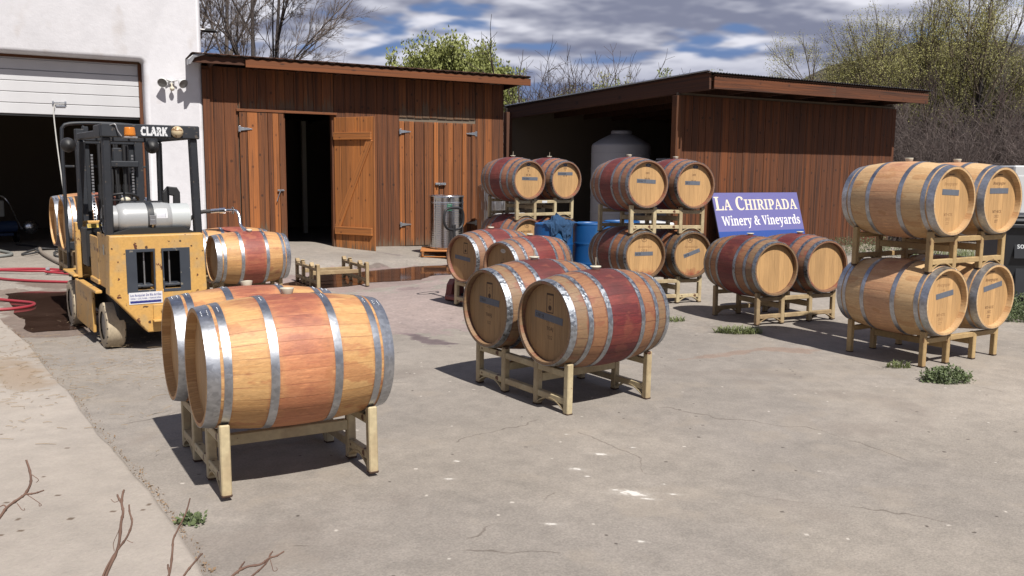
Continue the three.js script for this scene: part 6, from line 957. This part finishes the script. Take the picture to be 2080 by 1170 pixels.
{ // tall willows right of the second shed
  const o = { levels: 5, wiggle: 0.16, lift: 0.025, taper: 0.72, forks: [3, 4], spread: 0.44, shrink: [0.58, 0.76], minR: 0.006, leafShare: 0.7, leafN: 8, leafSpread: 0.42, leafSize: 0.05, leafUp: -0.2 };
  const m = { wood: std({ color: lin(0.035, 0.028, 0.025), roughness: 0.95 }), twig: std({ color: lin(0.15, 0.115, 0.08), roughness: 0.95 }), leaf: leafOlive };
  const fan = (n, w, len, rad, lean) => Array.from({ length: n }, (_, i) => { const a = n > 1 ? i / (n - 1) * 2 - 1 : 0; return [a * 0.35, (i % 2) * 0.3, a * w + lean, 1, (i % 3 - 1) * 0.12, len * (1 - 0.12 * Math.abs(a)), rad]; });
  tree('willow_tree', 'tallest willow with dark forked trunks, right of the second shed', 61, px2(1930, 33), fan(4, 0.34, 3.2, 0.13, 0.05), o, m);
  tree('willow_tree', 'willow crown left of the tallest one, above the second shed\'s roof end', 62, px2(1838, 37), fan(3, 0.26, 3.6, 0.11, -0.02), o, m);
  tree('willow_tree', 'willow in the middle of the row above the second shed roof', 63, px2(1790, 38), fan(4, 0.26, 3.5, 0.1, -0.05), o, { ...m });
  tree('willow_tree', 'lower willow toward the left end of the row, before the dark hill', 64, px2(1728, 40), fan(4, 0.28, 2.95, 0.1, -0.06), o, m);
  tree('willow_tree', 'lowest willow where the row ends on the dark hillside', 65, px2(1690, 42), fan(4, 0.3, 2.05, 0.08, 0.0), { ...o, levels: 4, leafN: 16, leafSpread: 0.6 }, m);
  tree('willow_tree', 'willow at the right edge of the picture', 66, px2(2085, 32), fan(3, 0.22, 2.75, 0.11, 0.06), o, m);
}
{ // bare saplings standing in the brush
  const o = { levels: 4, wiggle: 0.2, lift: 0.03, taper: 0.66, forks: [4, 5], spread: 0.5, side: 0.75, shrink: [0.5, 0.72], minR: 0.006 };
  [[1845, 27, 1.9, 'bare sapling in the brush just right of the second shed\'s corner'], [1900, 26, 2.1, 'bare sapling in the brush below the tallest willow'], [1965, 25, 1.8, 'bare sapling in the brush above the white cabinet'], [2030, 26, 2.2, 'bare sapling in the brush toward the right edge']].forEach(([px, z, len, label], i) => tree('bare_sapling', label, 700 + i, px2(px, z), [[0, 0, -0.2, 1, 0, len, 0.045], [0.15, 0.1, 0.15, 1, 0.1, len, 0.04], [-0.1, 0.1, 0.02, 1, -0.1, len * 1.1, 0.04]], o, { wood: twigMat, twig: i % 2 ? twigMat : twigRed }));
}
{ // grey brush that fills the bank behind, one mass
  const r = rng(909), mb = new MB();
  for (let i = 0; i < 8500; i++) {
    const px = 1700 + r() * 520, z = 22 + r() * r() * 20, x = (px - 1042) / 1773 * z, h = (0.55 + r() * r() * 2.6) * (0.65 + z / 34) , lean = (r() - 0.5) * 0.9, lz = (r() - 0.5) * 0.8;
    const y0 = -0.2 + Math.max(0, z - 24) * 0.06, p = [V(x, y0, -z), V(x + lean * h * 0.25, y0 + h * 0.55, -z + lz * 0.2), V(x + lean * h * 0.7, y0 + h, -z + lz * h * 0.4)]; mb.limb(p, [0.011, 0.008, 0.004], 3);
    for (let k = 0; k < 4; k++) { const s = p[1].clone().lerp(p[2], r()), d = V(r() - 0.5, r() * 0.6, r() - 0.5).normalize(); mb.limb([s, s.clone().addScaledVector(d, 0.3 + r() * 0.45)], [0.006, 0.003], 3); }
  }
  tag(mesh('brush_thicket', mb.geo(), std({ color: lin(0.15, 0.115, 0.105), roughness: 0.95 })), 'dense grey brown brush on the bank right of the second shed', 'brush', null, 'stuff');
  const mb2 = new MB(); for (let i = 0; i < 2600; i++) { const px = 1030 + r() * 420, z = 30 + r() * 16, x = (px - 1042) / 1773 * z, h = (1.5 + r() * 1.6) * z / 26, lean = (r() - 0.5) * 1.2; const y0 = 0.3, p = [V(x, y0, -z), V(x + lean * 0.4, y0 + h * 0.6, -z), V(x + lean * h * 0.5, y0 + h, -z + (r() - 0.5))]; mb2.limb(p, [0.018, 0.012, 0.005], 3); for (let k = 0; k < 4; k++) { const s = p[1].clone().lerp(p[2], r()), d = V(r() - 0.5, r() * 0.7, r() - 0.5).normalize(); mb2.limb([s, s.clone().addScaledVector(d, 0.35 + r() * 0.5)], [0.008, 0.004], 3); } }
  tag(mesh('brush_thicket', mb2.geo(), twigPale), 'pale bare brush seen low between the two sheds', 'brush', null, 'stuff');
}
{ // bank of earth behind the sheds and the dark hill beyond
  const P = [], I = [], T = []; const nx = 60, nz = 14;
  for (let j = 0; j <= nz; j++) for (let i = 0; i <= nx; i++) { const z = -21 - j * 5, x = lerp(-60, 80, i / nx), s = x > 4 ? sstep(4, 12, x) : 0; P.push(x, -0.38 + (j ? Math.min(6, j * 0.28) + fbm(x * 0.2, z * 0.2, 3) * 0.5 : 0) * (0.35 + 0.65 * s) - (j < 2 && x < 12 ? 0.1 : 0), z); T.push(x * 0.1, z * 0.1); }
  for (let j = 0; j < nz; j++) for (let i = 0; i < nx; i++) { const a = j * (nx + 1) + i, b = a + nx + 1; I.push(a, a + 1, b, a + 1, b + 1, b); }
  const g = new THREE.BufferGeometry(); g.setAttribute('position', new THREE.Float32BufferAttribute(P, 3)); g.setAttribute('uv', new THREE.Float32BufferAttribute(T, 2)); g.setIndex(I); g.computeVertexNormals();
  struct('bank', g, std({ map: tex(256, 256, (u, v) => mix3([92, 76, 62], [58, 50, 42], tnoise(u, v, 10, 5))), roughness: 1 }));
  // hill: ridge by bearing
  const ridge = [[900, 0], [1300, 8], [1450, 20], [1540, 34], [1613, 45], [1665, 51], [1740, 55.5], [1820, 58], [1890, 57], [1960, 52], [2035, 46], [2120, 40], [2300, 30], [2700, 12], [3200, 0]];
  const HP = [], HI = [], HT = [], n = 150, m = 24, D = 420;
  for (let j = 0; j <= m; j++) for (let i = 0; i <= n; i++) { const px = lerp(900, 3200, i / n), k = ridge.findIndex((q) => q[0] >= px) || 1, a = ridge[Math.max(0, k - 1)], b = ridge[k], h = b[0] > a[0] ? lerp(a[1], b[1], (px - a[0]) / (b[0] - a[0])) : b[1], t = j / m, z = D - 190 * (1 - t); const bump = (fbm(px * 0.02, t * 5, 4) - 0.5) * 12 * Math.min(1, h / 20) * (t < 1 ? 1 : 0.25); HP.push((px - 1042) / 1773 * D, -2 + h * D / 400 * Math.sin(t * Math.PI / 2) + bump, -z); HT.push(i / n * 8, t * 4); }
  for (let j = 0; j < m; j++) for (let i = 0; i < n; i++) { const a = j * (n + 1) + i, b = a + n + 1; HI.push(a, a + 1, b, a + 1, b + 1, b); }
  const hg = new THREE.BufferGeometry(); hg.setAttribute('position', new THREE.Float32BufferAttribute(HP, 3)); hg.setAttribute('uv', new THREE.Float32BufferAttribute(HT, 2)); hg.setIndex(HI); hg.computeVertexNormals();
  struct('hill', hg, std({ map: tex(512, 512, (u, v) => { const n = tnoise(u, v, 20, 4), s = sstep(0.52, 0.6, tnoise(u + 0.3, v, 48, 3)); return mix3(mix3([92, 82, 72], [74, 66, 58], n), [38, 42, 34], s * 0.9); }), roughness: 1 }));
}
// ---------------------------------------------------------------- weeds and grass in the joints
{
  const green = leafMat(0.2, 0.24, 0.07), greenB = leafMat(0.15, 0.2, 0.075);
  const weed = (label, x, z, kind, sx, sz, h, n, seed) => {
    const r = rng(seed), w = thing('weed', label, 'weed'), mb = new MB(); w.position.set(x, groundY(x, z), z);
    for (let i = 0; i < n; i++) {
      const a = r() * 6.283, q = Math.sqrt(r()), p = V(Math.cos(a) * q * sx, 0, Math.sin(a) * q * sz);
      if (kind === 'grass') { const d = V((r() - 0.5) * 1.5, 0.55 + r() * 0.6, (r() - 0.5) * 1.2).normalize(), l = h * (0.5 + r()), b = V(-d.z, 0, d.x).normalize().multiplyScalar(0.004), m = p.clone().addScaledVector(d, l * 0.55), e = m.clone().addScaledVector(V(d.x * 1.4, d.y * 0.3, d.z * 1.4), l * 0.5); mb.quad(p.clone().add(b), p.clone().sub(b), m.clone().sub(b), m.clone().add(b)); mb.tri(m.clone().add(b), m.clone().sub(b), e); }
      else { const st = p.clone(); st.y = h * r() * (1 - q * 0.55); leafCloud(mb, st, 3, 0.04, 0.028, r, 0.2); if (i % 6 === 0) mb.limb([p, st], [0.003, 0.002], 3); }
    }
    mesh('leaves', mb.geo(), kind === 'grass' ? green : greenB, w); return w;
  };
  weed('small blue green weed in the paving joint near the bare vine canes', -1.47, -3.86, 'leaf', 0.055, 0.035, 0.04, 60, 1);
  weed('short tuft of grass beside the middle barrels\' right end', 1.85, -9.9, 'grass', 0.14, 0.08, 0.07, 120, 2);
  weed('long low grass clump in the crack before the sign', 2.42, -9.18, 'grass', 0.26, 0.09, 0.09, 420, 3);
  weed('thin grass sprig in the crack before the right stack', 3.45, -7.62, 'grass', 0.11, 0.05, 0.07, 110, 4);
  weed('leafy weed with a tall sprig, largest on the slab at right', 3.62, -7.1, 'leaf', 0.2, 0.11, 0.15, 420, 5);
  weed('bushy weeds at the foot of the black bin', 6.0, -10.3, 'leaf', 0.4, 0.3, 0.34, 900, 6);
  weed('tall weeds by the second shed\'s wall, seen left of the right stack', 7.3, -18.3, 'leaf', 1.2, 0.4, 0.5, 900, 7);
  weed('weeds behind the right stack, seen through its rack', 6.9, -14.6, 'leaf', 0.9, 0.5, 0.42, 900, 8);
  weed('weeds on the stony strip behind the right stack', 8.6, -17.0, 'grass', 0.9, 0.5, 0.4, 700, 9);
  // dry straw, twigs and crumbs on the paving
  const r = rng(51), s = new MB();
  for (let i = 0; i < 900; i++) { const t = r(), x = -3.9 + (r() + r() + r() - 1.5) * 2.0, z = -7.3 + (r() + r() + r() - 1.5) * 2.6, a = r() * 6.283, l = 0.03 + r() * r() * 0.13, y = groundY(x, z) + 0.032; s.limb([V(x, y, z), V(x + Math.cos(a) * l * 0.5 + (r() - 0.5) * 0.01, y + 0.003, z + Math.sin(a) * l * 0.5), V(x + Math.cos(a) * l, y, z + Math.sin(a) * l)], [0.0016, 0.0018, 0.0012], 3); }
  tag(mesh('straw', s.geo(), std({ color: lin(0.42, 0.31, 0.19), roughness: 1 })), 'dry straw and twigs strewn on the paving at left', 'straw', null, 'stuff');
  const d = new MB(); const edge = [[-5.55, -9.46], [-4.68, -8.33], [-3.36, -6.46], [-2.62, -5.36], [-2.11, -4.65], [-1.85, -4.29], [-1.59, -3.9], [-1.3, -3.45], [-1.15, -3.18]];
  for (let i = 0; i < 800; i++) { const k = Math.floor(r() * 8), t = r(), w = fbm(k * 2 + t * 2, 4, 2) > 0.45 ? 0.05 : 0.02, x = lerp(edge[k][0], edge[k + 1][0], t) + 0.02 + (r() - 0.4) * w * 1.6, z = lerp(edge[k][1], edge[k + 1][1], t) + (r() - 0.5) * w, y = groundY(x, z) + 0.004, q = 0.002 + r() * 0.005; const o = V(x, y, z); leafCloud(d, o, 1, 0.006, q * 2.2, r, 0); }
  tag(mesh('leaf_litter', d.geo(), std({ color: lin(0.3, 0.2, 0.12), roughness: 1, side: THREE.DoubleSide })), 'crumbled leaves and grit in the joint along the pale paving', 'litter', null, 'stuff');
  const st = new MB(); for (let i = 0; i < 260; i++) { const q = site(4.2 + r() * 7.6, 4.15 + r() * 0.9), sz = 0.03 + r() * 0.07, g0 = V(q.x, sz * 0.3, q.z); const p = [0, 1, 2, 3, 4].map((k) => V(g0.x + Math.cos(k * 1.257 + r()) * sz, (r() * 0.3) * sz, g0.z + Math.sin(k * 1.257 + r()) * sz)), tp = V(g0.x + (r() - 0.5) * sz, sz * (0.6 + r() * 0.5), g0.z); for (let k = 0; k < 5; k++) st.tri(p[k], tp, p[(k + 1) % 5]); }
  tag(mesh('stones', st.geo(), std({ color: lin(0.3, 0.25, 0.2), roughness: 1 })), 'small stones along the foot of the second shed', 'stones', null, 'stuff');
}
// ---------------------------------------------------------------- bare vine canes close to the camera
{
  const cane = std({ map: rep(tex(64, 256, (u, v) => { const k = tnoise(u, v, 8, 3); return mix3([150, 118, 102], [104, 80, 70], k); }), 1, 6), roughness: 0.8 });
  // each cane: points as bearing (px, py on the plate) are turned into places at their own distance from the eye
  const R0 = (px, py, dist) => { const u = (px - 1040) / 1773.4, v = (py - 585) / 1773.4, c = Math.cos(0.575 * RAD), s = Math.sin(0.575 * RAD), x = c * u + s * v, y = -(-s * u + c * v), p = 7.741 * RAD; return V(x * dist, 1.716 + (y * Math.cos(p) - Math.sin(p)) * dist, -(y * Math.sin(p) + Math.cos(p)) * dist); };
  const make = (label, dist, lines) => {
    const t = thing('vine_cane', label, 'vine');
    lines.forEach(([pts, r0, r1], li) => { const mb = new MB(), P = pts.map(([a, b, dd = 0]) => R0(a, b, dist + dd)); const c = new THREE.CatmullRomCurve3(P, false, 'centripetal'), n = pts.length * 5, q = c.getPoints(n), rr = q.map((_, i) => 0.68 * lerp(r0, r1, i / n) * (i % 5 === 0 && i && i < n && r0 > 0.0015 ? 1.35 : 1)); mb.limb(q, rr, 7); mesh(r0 < 0.0012 ? 'tendril' : li ? 'side_shoot' : 'stem', mb.geo(), cane, t); });
  };
  make('bare vine cane arching in from the left edge', 1.5, [[[[-260, 1500], [-120, 1200], [0, 1050], [15, 1030], [40, 1012], [50, 1004], [62, 982], [61, 960], [53, 934]], 0.0042, 0.0026], [[[50, 1004], [70, 1002], [89, 996]], 0.0026, 0.0018], [[[52, 1003], [70, 1015], [80, 1022], [84, 1026], [80, 1028], [79, 1023]], 0.001, 0.0008], [[[34, 1022], [40, 1030], [45, 1036], [50, 1036], [49, 1032]], 0.001, 0.0008], [[[12, 1030], [8, 1026], [0, 1029]], 0.0018, 0.0012], [[[60, 962], [70, 968], [78, 975], [74, 980]], 0.001, 0.0008]]);
  make('pair of upright vine canes left of the small weed, reddish tips', 1.55, [[[[130, 1500], [195, 1230], [215, 1170], [240, 1110], [246, 1060], [250, 1040], [247, 1022], [250, 1000], [252, 995]], 0.0042, 0.0026], [[[180, 1300], [210, 1168], [238, 1118], [258, 1090], [268, 1060], [263, 1040], [262, 1025]], 0.0034, 0.002], [[[247, 1022], [240, 1010], [238, 1004]], 0.003, 0.0022], [[[244, 1016], [232, 1020], [225, 1014]], 0.001, 0.0008], [[[258, 1097], [265, 1101], [270, 1102]], 0.001, 0.0008], [[[232, 1120], [230, 1105], [240, 1080], [246, 1060]], 0.0009, 0.0008]]);
  make('slender vine cane rising past the small weed', 1.6, [[[[290, 1400], [330, 1200], [344, 1165], [350, 1120], [352, 1095], [360, 1078], [378, 1040], [386, 1012]], 0.0036, 0.0018], [[[344, 1165], [341, 1150], [341, 1146]], 0.003, 0.002]]);
  make('short vine cane by the paving joint at the bottom edge', 1.5, [[[[300, 1330], [372, 1172], [395, 1142], [411, 1124]], 0.0034, 0.002]]);
  make('forked vine cane at the bottom edge right of the paving joint', 1.5, [[[[380, 1330], [470, 1172], [500, 1152], [530, 1146], [548, 1133], [560, 1130], [577, 1120]], 0.0036, 0.002], [[[480, 1200], [512, 1170], [535, 1150], [548, 1133]], 0.003, 0.002], [[[482, 1165], [490, 1150], [497, 1141]], 0.0026, 0.0018], [[[548, 1134], [552, 1148], [556, 1160], [563, 1158], [562, 1153]], 0.001, 0.0008], [[[548, 1134], [548, 1128], [554, 1120]], 0.0026, 0.0018]]);
}
renderer.render(scene, camera);
